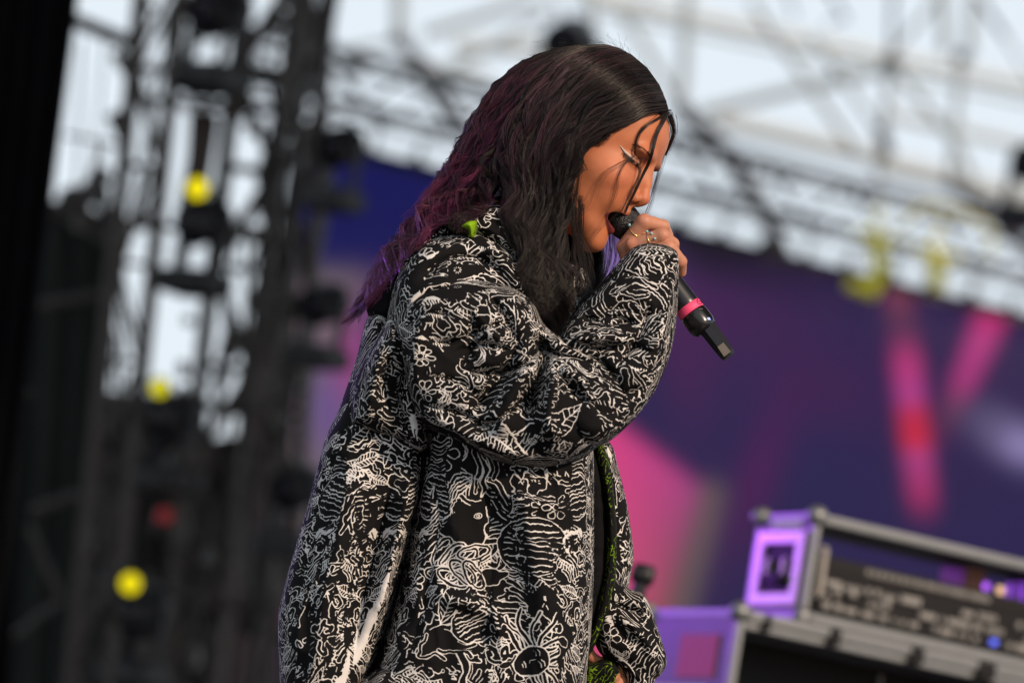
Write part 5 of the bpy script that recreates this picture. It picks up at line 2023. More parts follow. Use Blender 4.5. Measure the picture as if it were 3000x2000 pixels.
# ------------------------------------------------------------------ microphone
def build_microphone():
    A, B = px2f(MIC_A), px2f(MIC_B)
    w = (B - A) / np.linalg.norm(B - A)
    e1 = np.array([0, 0, 1.0]); e1 -= (e1 @ w) * w; e1 /= np.linalg.norm(e1)      # towards the camera
    e2 = np.cross(w, e1)
    if e2[0] < 0: e2 = -e2                                                        # right / up in the picture
    root = empty('microphone', f2w(A), 'black handheld wireless microphone with a pink tape band and a grey tail cap', 'microphone', rot=ROT3)
    k = 1 / S

    def lathe(name, prof, m, sides=28, off=0.0, par=None, smooth=True, phase=0.0):
        prof = np.array(prof, float) * k
        t = np.linspace(0, 2 * math.pi, sides, endpoint=False) + phase
        V = np.array([r * (math.cos(a) * e1 + math.sin(a) * e2) + sft * w + off * k * e2 for r, sft in prof for a in t])
        n = len(prof)
        f = [[i * sides + j, i * sides + (j + 1) % sides, (i + 1) * sides + (j + 1) % sides, (i + 1) * sides + j] for i in range(n - 1) for j in range(sides)]
        fs = [np.array(f)]
        if prof[0, 0] > 1e-7: fs.append(np.array([list(range(sides))[::-1]]))
        if prof[-1, 0] > 1e-7: fs.append(np.array([list(range((n - 1) * sides, n * sides))]))
        return link(name, mesh_np(name, V, fs, smooth), m, par or root)
    t = NT('microphone_grille')
    t.b.inputs['Base Color'].default_value = (.012, .012, .014, 1)
    t.b.inputs['Roughness'].default_value = .45
    tc = t.node('ShaderNodeTexCoord')
    vo = t.node('ShaderNodeTexVoronoi'); vo.inputs['Scale'].default_value = 520
    t.link(tc.outputs['Object'], vo.inputs['Vector'])
    bp = t.node('ShaderNodeBump'); bp.inputs['Strength'].default_value = .9; bp.inputs['Distance'].default_value = .0012
    t.link(vo.outputs['Distance'], bp.inputs['Height']); t.link(bp.outputs['Normal'], t.b.inputs['Normal'])
    m_grille = t.m
    m_body = mat('microphone_body', (.010, .011, .016), .33, noise=.2, nscale=40)
    m_gloss = mat('microphone_gloss', (.008, .008, .009), .22)
    m_tape = mat('pink_tape', (.80, .065, .19), .6, noise=.08, nscale=60)
    m_ink = mat('marker_ink', (.012, .010, .012), .5)
    m_cap = mat('grey_cap', (.13, .115, .10), .55, noise=.1)
    lathe('grille', [(0, -56), (18, -54), (34, -46), (45, -31), (50, -12), (50, 8), (47, 22), (42, 34)], m_grille, 36)
    lathe('collar', [(42.5, 34), (44, 36), (43, 46), (38, 52), (36, 54)], m_gloss, 32)
    lathe('handle', [(35, 54), (35, 70), (36, 180), (38, 300), (38.4, 340)], m_body, 32)
    lathe('tape_band', [(38.4, 311), (39.6, 312), (39.9, 335), (38.6, 336)], m_tape, 40)
    lathe('battery_cover', [(38.5, 336.5), (40.5, 340), (41.5, 352), (41.5, 378), (38, 392), (30, 402)], m_gloss, 32)
    lathe('tail', [(30, 380), (29, 400), (26, 470), (24.5, 492), (21, 503)], m_body, 8, 9, None, False, math.pi / 8)

    def surf(px, py, r, lift=.4):
        p = px2f(np.array([px, py, 0.0])) - A
        p2, w2, q2 = p[:2], w[:2], e2[:2]
        sft, o = np.linalg.solve(np.stack([w2, q2], 1), p2)
        rr = (r + lift) * k
        o = np.clip(o, -rr * .98, rr * .98)
        # step along the camera axis until the surface is met
        h = math.sqrt(rr * rr - o * o)
        M2 = np.linalg.solve(np.stack([w2, q2], 1), p2 - (h * e1)[:2])
        sft, o = M2
        o = np.clip(o, -rr * .98, rr * .98)
        return sft * w + o * e2 + math.sqrt(rr * rr - o * o) * e1

    def sticker(name, pts, r, m, lift=.5, close=False):
        P = np.array([surf(x, y, r, lift) for x, y in pts])
        return link(name, tubes_mesh(name, P[None], np.full((1, len(P)), 1.05 * k), 5), m, root)
    six = catmull(np.array([(2041, 874), (2038.5, 880), (2039, 886), (2043, 890.5), (2049, 890.5), (2052.5, 888), (2050.5, 884.5), (2045.5, 883), (2041, 884)]), 26)
    sticker('digit', six, 39.9, m_ink)

    def plate(name, quad, r, m, lift):
        V = np.array([surf(x, y, r, lift) for x, y in quad])
        V2 = np.array([surf(x, y, r, lift - .9) for x, y in quad])
        f = np.array([[0, 1, 2, 3], [7, 6, 5, 4], [0, 4, 5, 1], [1, 5, 6, 2], [2, 6, 7, 3], [3, 7, 4, 0]])
        return link(name, mesh_np(name, np.concatenate([V, V2]), f, False), m, root)
    plate('badge', [(2066, 930), (2075, 930), (2078, 938), (2069, 938)], 41.5, mat('badge_blue_glow', (.10, .22, .75), .3, emit=(.08, .18, .75), estr=.35), .9)  # slight glow stands in for light the logo reflects
    m_w = mat('badge_white', (.75, .82, .9), .4)
    plate('badge_mark', [(2068, 931), (2070.4, 931), (2071.6, 937), (2069.4, 937)], 41.5, m_w, 1.3)
    plate('badge_mark', [(2072, 931), (2074.2, 931), (2076, 937), (2073.6, 937)], 41.5, m_w, 1.3)
    plate('cover_mark', [(2043, 904.5), (2055, 904), (2055, 905.6), (2043, 906)], 41.0, m_cap, .7)
    # grey cap set into the blunt end, facing the audience
    c = 497 * k * w + 9 * k * e2
    V = []
    for zz in (0, 1):
        for a, b in ((-.2, -17), (-.2, 17), (34, 15), (34, -15)):
            V.append(c - a * k * w + b * k * e2 * .72 + (24.6 - a * -.02 + zz * 1.2 - 3.0 * (a < 0)) * k * e1)
    f = np.array([[0, 1, 2, 3], [7, 6, 5, 4], [0, 4, 5, 1], [1, 5, 6, 2], [2, 6, 7, 3], [3, 7, 4, 0]])
    link('tail_cap', mesh_np('tail_cap', np.array(V), f, False), m_cap, root)


build_microphone()


# ------------------------------------------------------------------ rings
def ring(center, axis, R, r, m):
    """torus in px-space"""
    axis = np.array(axis, float); axis /= np.linalg.norm(axis)
    a = np.cross(axis, [0, 0, 1.0]); a /= np.linalg.norm(a)
    b = np.cross(axis, a)
    t = np.linspace(0, 2 * math.pi, 40, endpoint=False); u = np.linspace(0, 2 * math.pi, 8, endpoint=False)
    V = []
    for ti in t:
        d = math.cos(ti) * a + math.sin(ti) * b
        for ui in u:
            V.append(np.array(center) + d * (R + r * math.cos(ui)) + axis * r * math.sin(ui))
    f = [[i * 8 + j, i * 8 + (j + 1) % 8, ((i + 1) % 40) * 8 + (j + 1) % 8, ((i + 1) % 40) * 8 + j] for i in range(40) for j in range(8)]
    return part_px('ring', np.array(V), np.array(f), m)


def bead(center, r, m, parent):
    prof = [(0, -r), (.7 * r, -.7 * r), (r, 0), (.7 * r, .7 * r), (0, r)]
    V = []
    c = np.array(center, float)
    for q, zz in prof:
        for j in range(12):
            t = 2 * math.pi * j / 12
            V.append(c + [q * math.cos(t), q * math.sin(t), zz])
    f = [[i * 12 + j, i * 12 + (j + 1) % 12, (i + 1) * 12 + (j + 1) % 12, (i + 1) * 12 + j] for i in range(4) for j in range(12)]
    return part_px('stone', np.array(V), np.array(f), m, parent)


def build_rings():
    gold = mat('gold', (.78, .50, .20), .25, metal=1.0)
    turq = mat('turquoise', (.26, .52, .52), .25)
    r1 = ring((1861, 683, 115), (55, -75, 32), 24.5, 1.5, gold)
    bead((1842, 662, 118), 5.4, turq, r1)
    r2 = ring((1903, 706, 138), (83, -32, 26), 24.5, 1.4, gold)
    for p in ((1892, 681, 150), (1905, 687, 160), (1914, 702, 166)):
        bead(p, 4.3, turq, r2)
    ring((1813, 1972, -58), (8, 40, -26), 20.5, 1.8, gold)


build_rings()


# ------------------------------------------------------------------ hair
def hair_material(name, gloss=.34):
    t = NT(name)
    at = t.node('ShaderNodeAttribute', attribute_name='hair_tone')
    t.link(at.outputs['Color'], t.b.inputs['Base Color'])
    t.b.inputs['Roughness'].default_value = gloss + .06
    t.b.inputs['Specular IOR Level'].default_value = .3
    return t.m


M_HAIR = hair_material('hair')
# guide strands in photo pixels + depth towards the camera, root to tip
G_NEAR = [
    [(1955, 328, 14), (1900, 338, 62), (1850, 362, 118), (1784, 390, 152), (1720, 426, 172), (1678, 498, 184), (1664, 580, 186), (1648, 660, 182), (1648, 745, 178), (1662, 830, 190), (1660, 905, 205)],
    [(1950, 300, 10), (1890, 306, 70), (1826, 338, 128), (1752, 376, 164), (1690, 438, 182), (1652, 520, 192), (1632, 610, 196), (1626, 700, 196), (1642, 790, 200), (1664, 870, 214), (1650, 950, 226)],
    [(1930, 250, 6), (1870, 262, 74), (1800, 300, 138), (1726, 352, 172), (1662, 430, 190), (1628, 520, 200), (1612, 620, 204), (1612, 720, 206), (1630, 820, 212), (1644, 900, 226), (1624, 985, 236)],
    [(1895, 200, 2), (1830, 216, 76), (1756, 262, 142), (1680, 330, 176), (1615, 420, 194), (1582, 520, 202), (1570, 630, 206), (1580, 740, 210), (1602, 840, 220), (1618, 920, 232), (1606, 990, 240)],
    [(1850, 162, 0), (1780, 180, 74), (1704, 232, 136), (1628, 310, 170), (1564, 410, 188), (1534, 510, 196), (1528, 620, 200), (1548, 740, 206), (1578, 840, 218), (1598, 910, 232), (1596, 975, 240)],
    [(1812, 142, 0), (1740, 160, 66), (1660, 212, 120), (1580, 295, 152), (1516, 395, 170), (1490, 490, 178), (1486, 580, 180), (1506, 680, 190), (1536, 770, 206), (1558, 850, 222), (1570, 910, 234)],
    [(1786, 134, -2), (1712, 150, 54), (1626, 200, 98), (1545, 284, 124), (1484, 382, 138), (1456, 470, 144), (1436, 530, 144), (1418, 575, 138), (1384, 606, 128), (1340, 632, 118), (1296, 656, 108)],
]
G_BACK = [
    [(1786, 134, -2), (1712, 150, 54), (1626, 200, 98), (1545, 284, 124), (1484, 382, 136), (1452, 470, 138), (1420, 545, 132), (1376, 600, 122), (1320, 636, 110), (1270, 672, 100), (1218, 720, 90)],
    [(1776, 132, -4), (1690, 146, 40), (1596, 194, 74), (1514, 276, 94), (1452, 372, 104), (1410, 462, 106), (1366, 542, 102), (1316, 606, 94), (1256, 660, 84), (1196, 725, 74), (1140, 800, 62)],
    [(1768, 131, -8), (1670, 144, 24), (1570, 190, 46), (1488, 272, 60), (1425, 368, 66), (1376, 462, 68), (1324, 548, 66), (1268, 622, 60), (1206, 690, 52), (1146, 768, 44), (1096, 862, 34)],
    [(1760, 132, -14), (1642, 142, 0), (1532, 188, 14), (1444, 272, 22), (1382, 376, 26), (1336, 474, 26), (1284, 560, 24), (1236, 640, 20), (1172, 715, 14), (1120, 800, 8), (1062, 905, 0)],
    [(1756, 134, -26), (1634, 146, -30), (1520, 196, -34), (1434, 282, -34), (1374, 388, -32), (1328, 488, -30), (1274, 576, -28), (1226, 660, -26), (1160, 740, -24), (1102, 830, -24), (1020, 942, -26)],
    [(1754, 140, -40), (1640, 170, -66), (1546, 226, -84), (1470, 318, -92), (1412, 420, -92), (1364, 515, -88), (1306, 600, -80), (1246, 676, -72), (1190, 740, -64), (1140, 800, -56), (1090, 870, -50)],
]
G_FAR = [
    [(1955, 326, 6), (1945, 318, -40), (1900, 310, -90), (1840, 330, -120), (1790, 400, -130), (1760, 500, -126), (1750, 600, -116), (1752, 700, -104), (1764, 780, -92), (1752, 850, -80), (1700, 905, -60)],
    [(1940, 270, 2), (1900, 262, -60), (1840, 280, -110), (1780, 330, -140), (1736, 420, -148), (1716, 530, -142), (1712, 640, -128), (1724, 740, -110), (1738, 820, -90), (1716, 890, -66), (1676, 940, -40)],
    [(1880, 190, 0), (1820, 196, -66), (1750, 230, -118), (1690, 300, -146), (1650, 400, -152), (1640, 520, -146), (1650, 640, -130), (1676, 750, -106), (1696, 840, -80), (1680, 910, -50), (1650, 960, -20)],
    [(1800, 138, -4), (1730, 160, -66), (1650, 212, -116), (1580, 300, -140), (1530, 410, -144), (1520, 530, -136), (1540, 660, -116), (1590, 770, -86), (1630, 850, -50), (1640, 910, -20), (1630, 960, 10)],
    [(1762, 134, -30), (1660, 166, -76), (1570, 226, -108), (1496, 318, -120), (1446, 424, -120), (1420, 520, -112), (1410, 600, -100), (1400, 660, -86), (1370, 700, -70), (1330, 730, -54), (1290, 760, -40)],
]


def z_map(Vs, cell=5):
    """front-most depth of the given px-space vertices on a coarse picture grid"""
    Z = np.full((640, 440), -1e6)
    V = np.concatenate(Vs)
    V = V[V[:, 2] > -150]
    i = ((V[:, 0] - 800) / cell).astype(int); j = ((V[:, 1] - 50) / cell).astype(int)
    ok = (i >= 0) & (i < 640) & (j >= 0) & (j < 440)
    np.maximum.at(Z, (i[ok], j[ok]), V[ok, 2])
    for _ in range(2):
        Q = Z.copy()
        for a, b in ((1, 0), (-1, 0), (0, 1), (0, -1)):
            Q = np.maximum(Q, np.roll(Z, (a, b), (0, 1)))
        Z = Q
    return Z


ZM_HEAD = z_map([MESH_V[0]])
ZM_ALL = z_map([MESH_V[0]] + [v for k in ('hood', 'collar', 'hood_lining', 'shoulder', 'forearm_sleeve') for v in PANEL_V[k]])


def lift(P, zm, gap):
    """keep strands just outside what they lie on"""
    i = np.clip(((P[..., 0] - 800) / 5).astype(int), 0, 639); j = np.clip(((P[..., 1] - 50) / 5).astype(int), 0, 439)
    zz = zm[i, j] + gap
    k = np.array([1, 2, 3, 2, 1.]); k /= k.sum()
    z = np.where(zz > -1e5, np.maximum(P[..., 2], zz), P[..., 2])
    zp = np.pad(z, ((0, 0), (2, 2)), 'edge')
    z2 = sum(k[q] * zp[:, q:q + z.shape[1]] for q in range(5))
    P[..., 2] = np.maximum(z2, np.where(zz > -1e5, zz - gap * .6, -1e6))
    return P


def make_locks(G, n_locks, per, seed, mpts=26, spread=.5, wave=9.0, thick=26.0, rad=(1.0, .45), frizz=2.0, tone=None, tipvar=.18, clump=.6, zsign=1.0, skip=None):
    r = np.random.default_rng(seed)
    G = np.array([catmull(np.array(g, float), mpts) for g in G])
    ng = len(G)
    N = n_locks * per
    lock = np.repeat(np.arange(n_locks), per)
    u0 = np.repeat(r.uniform(-.05, ng - .95, n_locks), per)
    u0b = u0
    if skip:
        mid = (skip[0] + skip[1]) / 2
        u0b = np.where((u0 > skip[0]) & (u0 < mid), skip[0] - (u0 - skip[0]) * .5, np.where((u0 >= mid) & (u0 < skip[1]), skip[1] + (skip[1] - u0) * .3, u0))
    sp = np.repeat(r.uniform(.5, 1.3, n_locks), per) * spread
    t = np.linspace(0, 1, mpts)
    du = r.normal(0, 1, N)[:, None] * sp[:, None] * (1 - clump * t[None, :] ** .8)
    u = np.clip(u0[:, None] + (u0b - u0)[:, None] * np.clip((t - .28) * 3.2, 0, 1)[None, :] + du * .5, 0, ng - 1.001)
    i = u.astype(int); f = (u - i)[..., None]
    ti = np.arange(mpts)[None, :]
    P = G[i, ti] * (1 - f) + G[i + 1, ti] * f
    # extrapolate a little beyond the outer guides
    # waves shared by a lock
    amp = np.repeat(np.exp(r.normal(-.1, .5, n_locks)), per)[:, None] * wave * np.clip((t - .02) * 1.9, 0, 1)[None, :]
    fr = np.repeat(r.uniform(3.6, 7.4, n_locks), per)[:, None]
    ph = np.repeat(1.9 * u0.reshape(n_locks, per)[:, 0] + r.normal(0, 1.5, n_locks), per)[:, None] + r.normal(0, .22, N)[:, None]
    wv = np.sin(2 * math.pi * fr * t[None, :] + ph); wc = np.cos(2 * math.pi * fr * t[None, :] + ph * 1.3)
    Tn = np.gradient(P, axis=1); Tn /= np.linalg.norm(Tn, axis=2, keepdims=True) + 1e-9
    side = np.stack([-Tn[..., 1], Tn[..., 0], np.zeros_like(Tn[..., 0])], -1)
    P = P + side * (amp * wv)[..., None]
    P[..., 2] += amp * 1.1 * wc
    # layers: how deep in the mass a lock lies
    lay = np.repeat(r.uniform(-1, .25, n_locks), per)[:, None]
    P[..., 2] += zsign * thick * lay * np.clip(t * 5, .15, 1)[None, :]
    # fine disorder
    j = r.normal(0, 1, (N, 6, 3))
    k = np.linspace(0, 5, mpts); ki = np.minimum(k.astype(int), 4); kf = (k - ki)[None, :, None]; kf = kf * kf * (3 - 2 * kf)
    J = j[:, ki] * (1 - kf) + j[:, ki + 1] * kf
    P = P + J * frizz * np.clip(t * 2.5 + .2, 0, 1.3)[None, :, None]
    # strand length varies
    cut = 1 - np.abs(r.normal(0, tipvar, N)); cut = np.clip(cut, .45, 1)
    kk = t[None, :] * cut[:, None] * (mpts - 1)
    a = np.minimum(kk.astype(int), mpts - 2); b = (kk - a)[..., None]
    rows = np.arange(N)[:, None]
    P = P[rows, a] * (1 - b) + P[rows, a + 1] * b
    R = rad[0] + (rad[1] - rad[0]) * t[None, :] ** 1.5
    R = np.repeat(R, N, 0) * r.uniform(.75, 1.25, N)[:, None]
    base = np.array([0.0085, 0.0056, 0.0056]) if tone is None else np.array(tone)
    hv = np.repeat(np.exp(r.normal(0, .55, n_locks)), per) * r.uniform(.75, 1.3, N)
    Cc = base[None, None, :] * hv[:, None, None] * np.ones((1, mpts, 1))
    return P, R, Cc, t


def hair_object(name, P, R, C, sides=3, m=None, parent=None):
    Pf = px2f(P) - FOOT_F
    me = tubes_mesh(name, Pf, R / S, sides)
    set_color(me, 'hair_tone', np.repeat(C.reshape(-1, 3), sides, axis=0))
    return link(name, me, m or M_HAIR, parent or person)


def under_hair(name, G, inset, parent):
    """closed dark mass just below the strands so no scalp shows through"""
    A = np.array([catmull(np.array(g, float), 22) for g in G])
    A = np.stack([catmull(A[:, j], 4 * len(G)) for j in range(22)], 1)[:, :18]
    B = A.copy(); A = A.copy()
    A[..., 2] -= inset * np.sign(inset) * (1 if inset > 0 else -1)
    B[..., 2] -= inset * 2.2
    nu, nv = A.shape[:2]
    V = np.concatenate([A.reshape(-1, 3), B.reshape(-1, 3)])
    n = nu * nv
    idx = np.arange(n).reshape(nu, nv)
    q = np.stack([idx[:-1, :-1], idx[1:, :-1], idx[1:, 1:], idx[:-1, 1:]], -1).reshape(-1, 4)
    loop = list(idx[0]) + list(idx[1:, -1]) + list(idx[-1, -2::-1]) + list(idx[-2:0:-1, 0])
    rim = np.array([[loop[i], loop[(i + 1) % len(loop)], loop[(i + 1) % len(loop)] + n, loop[i] + n] for i in range(len(loop))])
    ob = part_px(name, V, np.concatenate([q, q[:, ::-1] + n, rim]), M_HAIR, parent)
    set_color(ob.data, 'hair_tone', np.tile(np.array([0.010, 0.007, 0.007]), (len(V), 1)))
    return ob


def build_hair():
    sets = []
    def gaps(P, lo, hi, seed):
        return np.random.default_rng(seed).uniform(lo, hi, len(P))[:, None]
    P, R, C, t = make_locks(G_NEAR, 170, 28, 1, spread=.2, wave=17, thick=46, rad=(.95, .5), frizz=1.3, tipvar=.26, skip=(4.95, 5.9))
    def tint(P, C, seed, edge, wd):
        q = np.random.default_rng(seed)
        xx = P[:, :, 0] + .62 * (P[:, :, 1] - 300)
        g = np.clip((edge - xx) / wd + q.normal(0, .4, (len(P), 1)), 0, 1)[..., None] * q.uniform(0, .8, (len(P), 1, 1)) ** 1.5
        return C * (1 - g) + np.array([0.085, 0.018, 0.05]) * g
    C = tint(P, C, 61, 1760, 130)
    sets.append((lift(P, ZM_ALL, np.random.default_rng(8).uniform(2, 24, (170, 1)).repeat(28, 0) + gaps(P, 0, 5, 1)), R, C))
    P, R, C, t = make_locks(G_NEAR, 90, 15, 2, spread=.055, wave=19, thick=4, rad=(.9, .45), frizz=.8, tipvar=.2, clump=.35, skip=(4.95, 5.9), tone=(.0105, .0068, .0066))
    sets.append((lift(P, ZM_ALL, np.random.default_rng(9).uniform(14, 34, (90, 1)).repeat(15, 0)), R, C))
    burg = np.array([0.185, 0.034, 0.092])
    for seed, nl, pr, spd, wv, th in ((3, 140, 26, .24, 14, 34), (4, 90, 15, .06, 20, 6)):
        P, R, C, t = make_locks(G_BACK, nl, pr, seed, spread=spd, wave=wv, thick=th, rad=(.95, .5), frizz=1.6, tipvar=.14)
        g = np.clip((t - .16) * 1.5, 0, 1)[None, :, None] * np.random.default_rng(seed).uniform(.25, 1.2, (len(P), 1, 1))
        xx = P[:, :, 0] + .62 * (P[:, :, 1] - 300)
        g = np.clip(g, 0, 1) * np.clip((1610 - xx) / 100 + np.random.default_rng(seed + 50).normal(0, .35, (len(P), 1)), 0, 1)[..., None]
        C = C * (1 - g) + burg * g * np.clip((C / .0064).mean(-1, keepdims=True), .3, 1.6)
        sets.append((lift(P, ZM_ALL, gaps(P, 3, 20, seed)), R, C))
    P, R, C, t = make_locks(G_FAR, 110, 20, 5, spread=.6, wave=8, thick=26, rad=(1.05, .5), frizz=3.0, zsign=-1.0)
    sets.append((P, R, C))
    P = np.concatenate([q[0] for q in sets]); R = np.concatenate([q[1] for q in sets]); C = np.concatenate([q[2] for q in sets])
    h = hair_object('hair', P, R, C)
    under_hair('hair_underlayer', G_NEAR[:6], 16, h)
    under_hair('hair_underlayer', [g[:9] for g in G_BACK], 12, h)
    # loose locks that fall across the face (traced)
    W = []

    def lockline(pts, n, spread, tip, r0, seed):
        r = np.random.default_rng(seed)
        c = catmull(np.array(pts, float), 26)
        t = np.linspace(0, 1, 26)[None, :, None]
        off = r.normal(0, 1, (n, 1, 3)) * [spread, spread * .4, spread * .6]
        env = (1 - .25 * np.sin(math.pi * t)) * (1 - t) + tip * t
        ph = r.uniform(0, 6, (n, 1, 3))
        Pp = c[None] + off * env + np.sin(t * r.uniform(4, 9, (n, 1, 1)) + ph) * spread * .22
        Rr = np.full((n, 26), r0) * (1 - .6 * np.linspace(0, 1, 26)[None, :] ** 2)
        Pp = Pp if seed in (3, 4, 9, 10, 11) or seed >= 40 else lift(Pp, ZM_HEAD if seed < 9 else ZM_ALL, r.uniform(1.5, 5, n)[:, None])
        W.append((Pp, Rr, np.tile(np.array([.018, .011, .010]), (n, 26, 1)) * r.uniform(.6, 1.5, (n, 1, 1))))
    lockline([(1955, 330, 40), (1925, 352, 78), (1890, 375, 104), (1868, 400, 124), (1859, 428, 136), (1856, 458, 142)], 26, 4.5, .35, .85, 1)
    lockline([(1957, 332, 34), (1940, 365, 62), (1922, 400, 84), (1912, 436, 98), (1900, 480, 112), (1880, 520, 126), (1858, 566, 134), (1838, 604, 138), (1828, 628, 140)], 26, 4.2, .5, .85, 2)
    lockline([(1958, 335, 30), (1968, 360, 20), (1972, 390, 10), (1962, 425, 0), (1950, 455, -10)], 42, 6.0, .4, .9, 3)
    lockline([(1952, 420, -10), (1940, 470, -10), (1926, 520, -6), (1914, 560, 0), (1903, 600, 4), (1886, 640, 6)], 12, 4.5, 1.0, .6, 4)
    lockline([(1900, 470, 118), (1850, 470, 140), (1805, 492, 158), (1765, 520, 172), (1742, 565, 180), (1726, 610, 182), (1685, 632, 184)], 6, 5.0, 1.6, .42, 5)
    lockline([(1860, 455, 138), (1828, 480, 150), (1806, 520, 160), (1800, 560, 164), (1786, 600, 166), (1756, 650, 170), (1726, 692, 172), (1716, 715, 176)], 7, 4.0, 1.8, .42, 6)
    lockline([(1892, 470, 118), (1876, 500, 130), (1862, 540, 138), (1842, 575, 142), (1822, 610, 146), (1795, 640, 154), (1752, 680, 164), (1722, 720, 172)], 6, 4.5, 1.8, .42, 7)
    lockline([(1950, 325, 44), (1880, 338, 98), (1815, 372, 146), (1775, 400, 162), (1748, 432, 172)], 30, 8, .8, .75, 8)
    lockline([(1700, 480, 180), (1690, 560, 188), (1676, 650, 190), (1690, 720, 192), (1720, 770, 180), (1735, 820, 160), (1715, 880, 140)], 16, 7, 1.4, .7, 9)
    lockline([(1790, 600, -60), (1800, 690, -50), (1806, 750, -40), (1790, 800, -30), (1756, 850, -20)], 14, 12, 1.2, .6, 10)
    lockline([(1770, 640, -70), (1780, 720, -60), (1772, 790, -46), (1740, 850, -30), (1700, 900, 0)], 22, 14, 1.1, .65, 11)
    for q in range(9):
        rq = np.random.default_rng(200 + q)
        x0, y0 = rq.uniform(1650, 1705), rq.uniform(560, 640)
        dx = rq.uniform(-60, 60)
        lockline([(x0, y0, 192), (x0 - 8 + rq.normal(0, 8), y0 + 80, 196), (x0 + rq.normal(0, 14), y0 + 160, 200), (x0 + dx * .5 + rq.normal(0, 14), y0 + 240, 206), (x0 + dx + rq.normal(0, 12), y0 + 310, 214), (x0 + dx * 1.2, y0 + 350 + rq.uniform(0, 40), 216)], 9, 4.5, .8, .7, 40 + q)
    # wind-blown tails at the far left
    for q, (pts, n, sp) in enumerate((([(1250, 640, 60), (1190, 700, 48), (1120, 740, 30), (1100, 790, 20), (1112, 840, 14)], 12, 5),
                                      ([(1230, 680, 60), (1170, 760, 46), (1110, 850, 26), (1060, 905, 10), (1008, 946, 0)], 40, 9),
                                      ([(1280, 620, 40), (1210, 690, 26), (1150, 760, 10), (1096, 820, 0), (1086, 880, -6)], 30, 12),
                                      ([(1420, 400, 60), (1370, 470, 56), (1320, 520, 50), (1270, 560, 44), (1240, 600, 40)], 26, 9),
                                      ([(1330, 500, 40), (1290, 540, 36), (1240, 600, 30), (1200, 640, 26)], 20, 9))):
        lockline(pts, n, sp, 1.2, .75, 20 + q)
        w = W[-1]
        W[-1] = (w[0], w[1], w[2] * .35 + burg * .9)
    # flyaways standing off the crown and the back
    r = np.random.default_rng(77)
    n = 420
    top = catmull(np.array([(1940, 300, 10), (1880, 205, 0), (1770, 132, -5), (1600, 165, 10), (1490, 270, 15), (1400, 400, 20), (1320, 530, 20), (1220, 650, 10)], float), 200)
    for k in range(n):
        i = int(r.beta(2.2, 2.0) * 190)
        p = top[i] + r.normal(0, 6, 3)
        tn = top[min(i + 5, 199)] - top[i]; tn /= np.linalg.norm(tn) + 1e-9
        nr = np.array([tn[1], -tn[0], 0]); nr = nr if nr[1] < 0 else -nr
        P0 = [p]
        d = tn * r.uniform(.6, 1) + nr * r.uniform(.05, .42)
        L = r.uniform(18, 62) * (1.7 if r.random() < .08 else 1)
        for q in range(5):
            d = d + r.normal(0, .34, 3) * [1, 1, .5] + tn * .22
            d /= np.linalg.norm(d)
            P0.append(P0[-1] + d * L / 5)
        c = catmull(np.array(P0), 26)
        W.append((c[None], np.full((1, 26), .27), np.full((1, 26, 3), .02)))
    P = np.concatenate([q[0] for q in W]); R = np.concatenate([q[1] for q in W]); C = np.concatenate([q[2] for q in W])
    hair_object('loose_hair', P, R, C, 3, None, h)


def face_z(px, py):
    """depth of the face surface under a picture point (marching along the view axis)"""
    zs = np.arange(260, -60, -1.0)
    L = px2head(np.stack([np.full_like(zs, px), np.full_like(zs, py), zs], 1))
    ok = (np.abs(L[:, 1]) < 85) & (L[:, 2] > -110) & (L[:, 2] < 134) & (np.abs(L[:, 0]) < 120)
    d = np.where(ok, head_dist(L), 1.0)
    k = np.nonzero(d < 0)[0]
    return zs[k[0]] if len(k) else 40.0


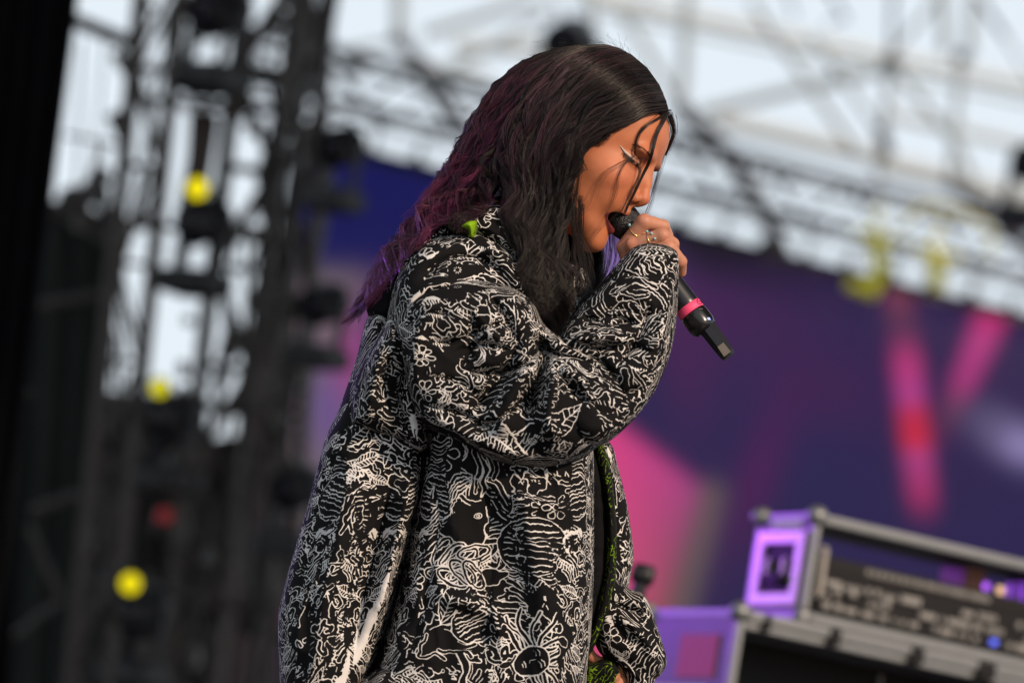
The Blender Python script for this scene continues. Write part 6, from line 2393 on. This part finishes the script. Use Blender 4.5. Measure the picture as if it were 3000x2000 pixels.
def build_eye_makeup():
    def strip(name, path, half, m, lift_):
        P = catmull(np.array(path, float), 26); H = np.interp(np.linspace(0, 1, 26), np.linspace(0, 1, len(half)), half)
        Tn = np.gradient(P, axis=0); Tn /= np.linalg.norm(Tn, axis=1, keepdims=True)
        Nn = np.stack([-Tn[:, 1], Tn[:, 0]], 1)
        rows = []
        for k in (-1, -.4, .4, 1):
            Q = P + Nn * (H * k)[:, None]
            z = np.array([face_z(*q) for q in Q])
            z = np.convolve(np.pad(z, 2, 'edge'), np.ones(5) / 5, 'valid')
            rows.append(np.concatenate([Q, (z + lift_ + (0 if abs(k) < .5 else -.8))[:, None]], 1))
        V = np.array(rows)
        B = V.copy(); B[..., 2] -= 3.0
        n = V.shape[0] * V.shape[1]
        idx = np.arange(n).reshape(V.shape[:2])
        q = np.stack([idx[:-1, :-1], idx[1:, :-1], idx[1:, 1:], idx[:-1, 1:]], -1).reshape(-1, 4)
        part_px(name, np.concatenate([V.reshape(-1, 3), B.reshape(-1, 3)]), np.concatenate([q, q[:, ::-1] + n]), m)
    m_wl = mat('white_eyeliner', (.50, .40, .36), .5)
    m_bl = mat('black_eyeliner', (.010, .007, .007), .5)
    m_cr = mat('brown_eyeshadow', (.14, .048, .030), .7)
    strip('eyeshadow', [(1838, 440), (1852, 449), (1866, 461), (1874, 474), (1873, 482)], [.4, 1.2, 1.6, 1.4, .6], m_cr, 1.2)
    strip('white_eyeliner', [(1812, 431), (1822, 443), (1836, 456), (1850, 467), (1862, 475), (1870, 481)], [.5, 2.2, 3.4, 3.6, 3.0, 1.0], m_wl, 1.4)
    strip('black_eyeliner', [(1815, 438), (1824, 451), (1836, 464), (1848, 474), (1860, 482), (1869, 488)], [.7, 2.2, 3.6, 4.6, 4.6, 2.0], m_bl, 1.7)
    r = np.random.default_rng(5)
    L = []
    line = catmull(np.array([(1822, 452), (1836, 467), (1848, 477), (1860, 485), (1868, 490)], float), 40)
    for k in range(40):
        x, y = line[k] + r.normal(0, .8, 2)
        z = face_z(x, y) + 2.5
        d = np.array([-.25 + .5 * k / 40 + r.normal(0, .12), .9, .35]); ln = r.uniform(9, 15)
        L.append(catmull(np.array([(x, y, z), (x + d[0] * ln * .5, y + d[1] * ln * .5, z + d[2] * ln * .8), (x + d[0] * ln * 1.1, y + d[1] * ln * .9, z + d[2] * ln * 1.6)]), 8))
    hair_object('eyelashes', np.array(L), np.tile(np.linspace(1.0, .35, 8), (len(L), 1)), np.full((len(L), 8, 3), .006))
    L = []
    line = catmull(np.array([(1836, 424), (1858, 430), (1880, 441), (1898, 456), (1908, 470)], float), 130)
    for k in range(30, 130):
        x, y = line[k] + r.normal(0, 1, 2) * [1, 2.0]
        tn = line[min(k + 3, 129)] - line[max(k - 3, 0)]; tn = tn / (np.linalg.norm(tn) + 1e-9)
        ln = r.uniform(7, 13)
        p2 = np.array([x, y]) - tn * ln + [0, r.uniform(-1.5, 1)]
        L.append(catmull(np.array([(x, y, face_z(x, y) + .3), ((x + p2[0]) / 2, (y + p2[1]) / 2, face_z((x + p2[0]) / 2, (y + p2[1]) / 2) + 1.6), (p2[0], p2[1], face_z(*p2) + 1.0)]), 7))
    hair_object('eyebrow', np.array(L), np.tile(np.linspace(.42, .2, 7), (len(L), 1)), np.full((len(L), 7, 3), (.05, .02, .012)))


build_hair()
build_eye_makeup()
print('script seconds', round(time.time() - T0, 1))
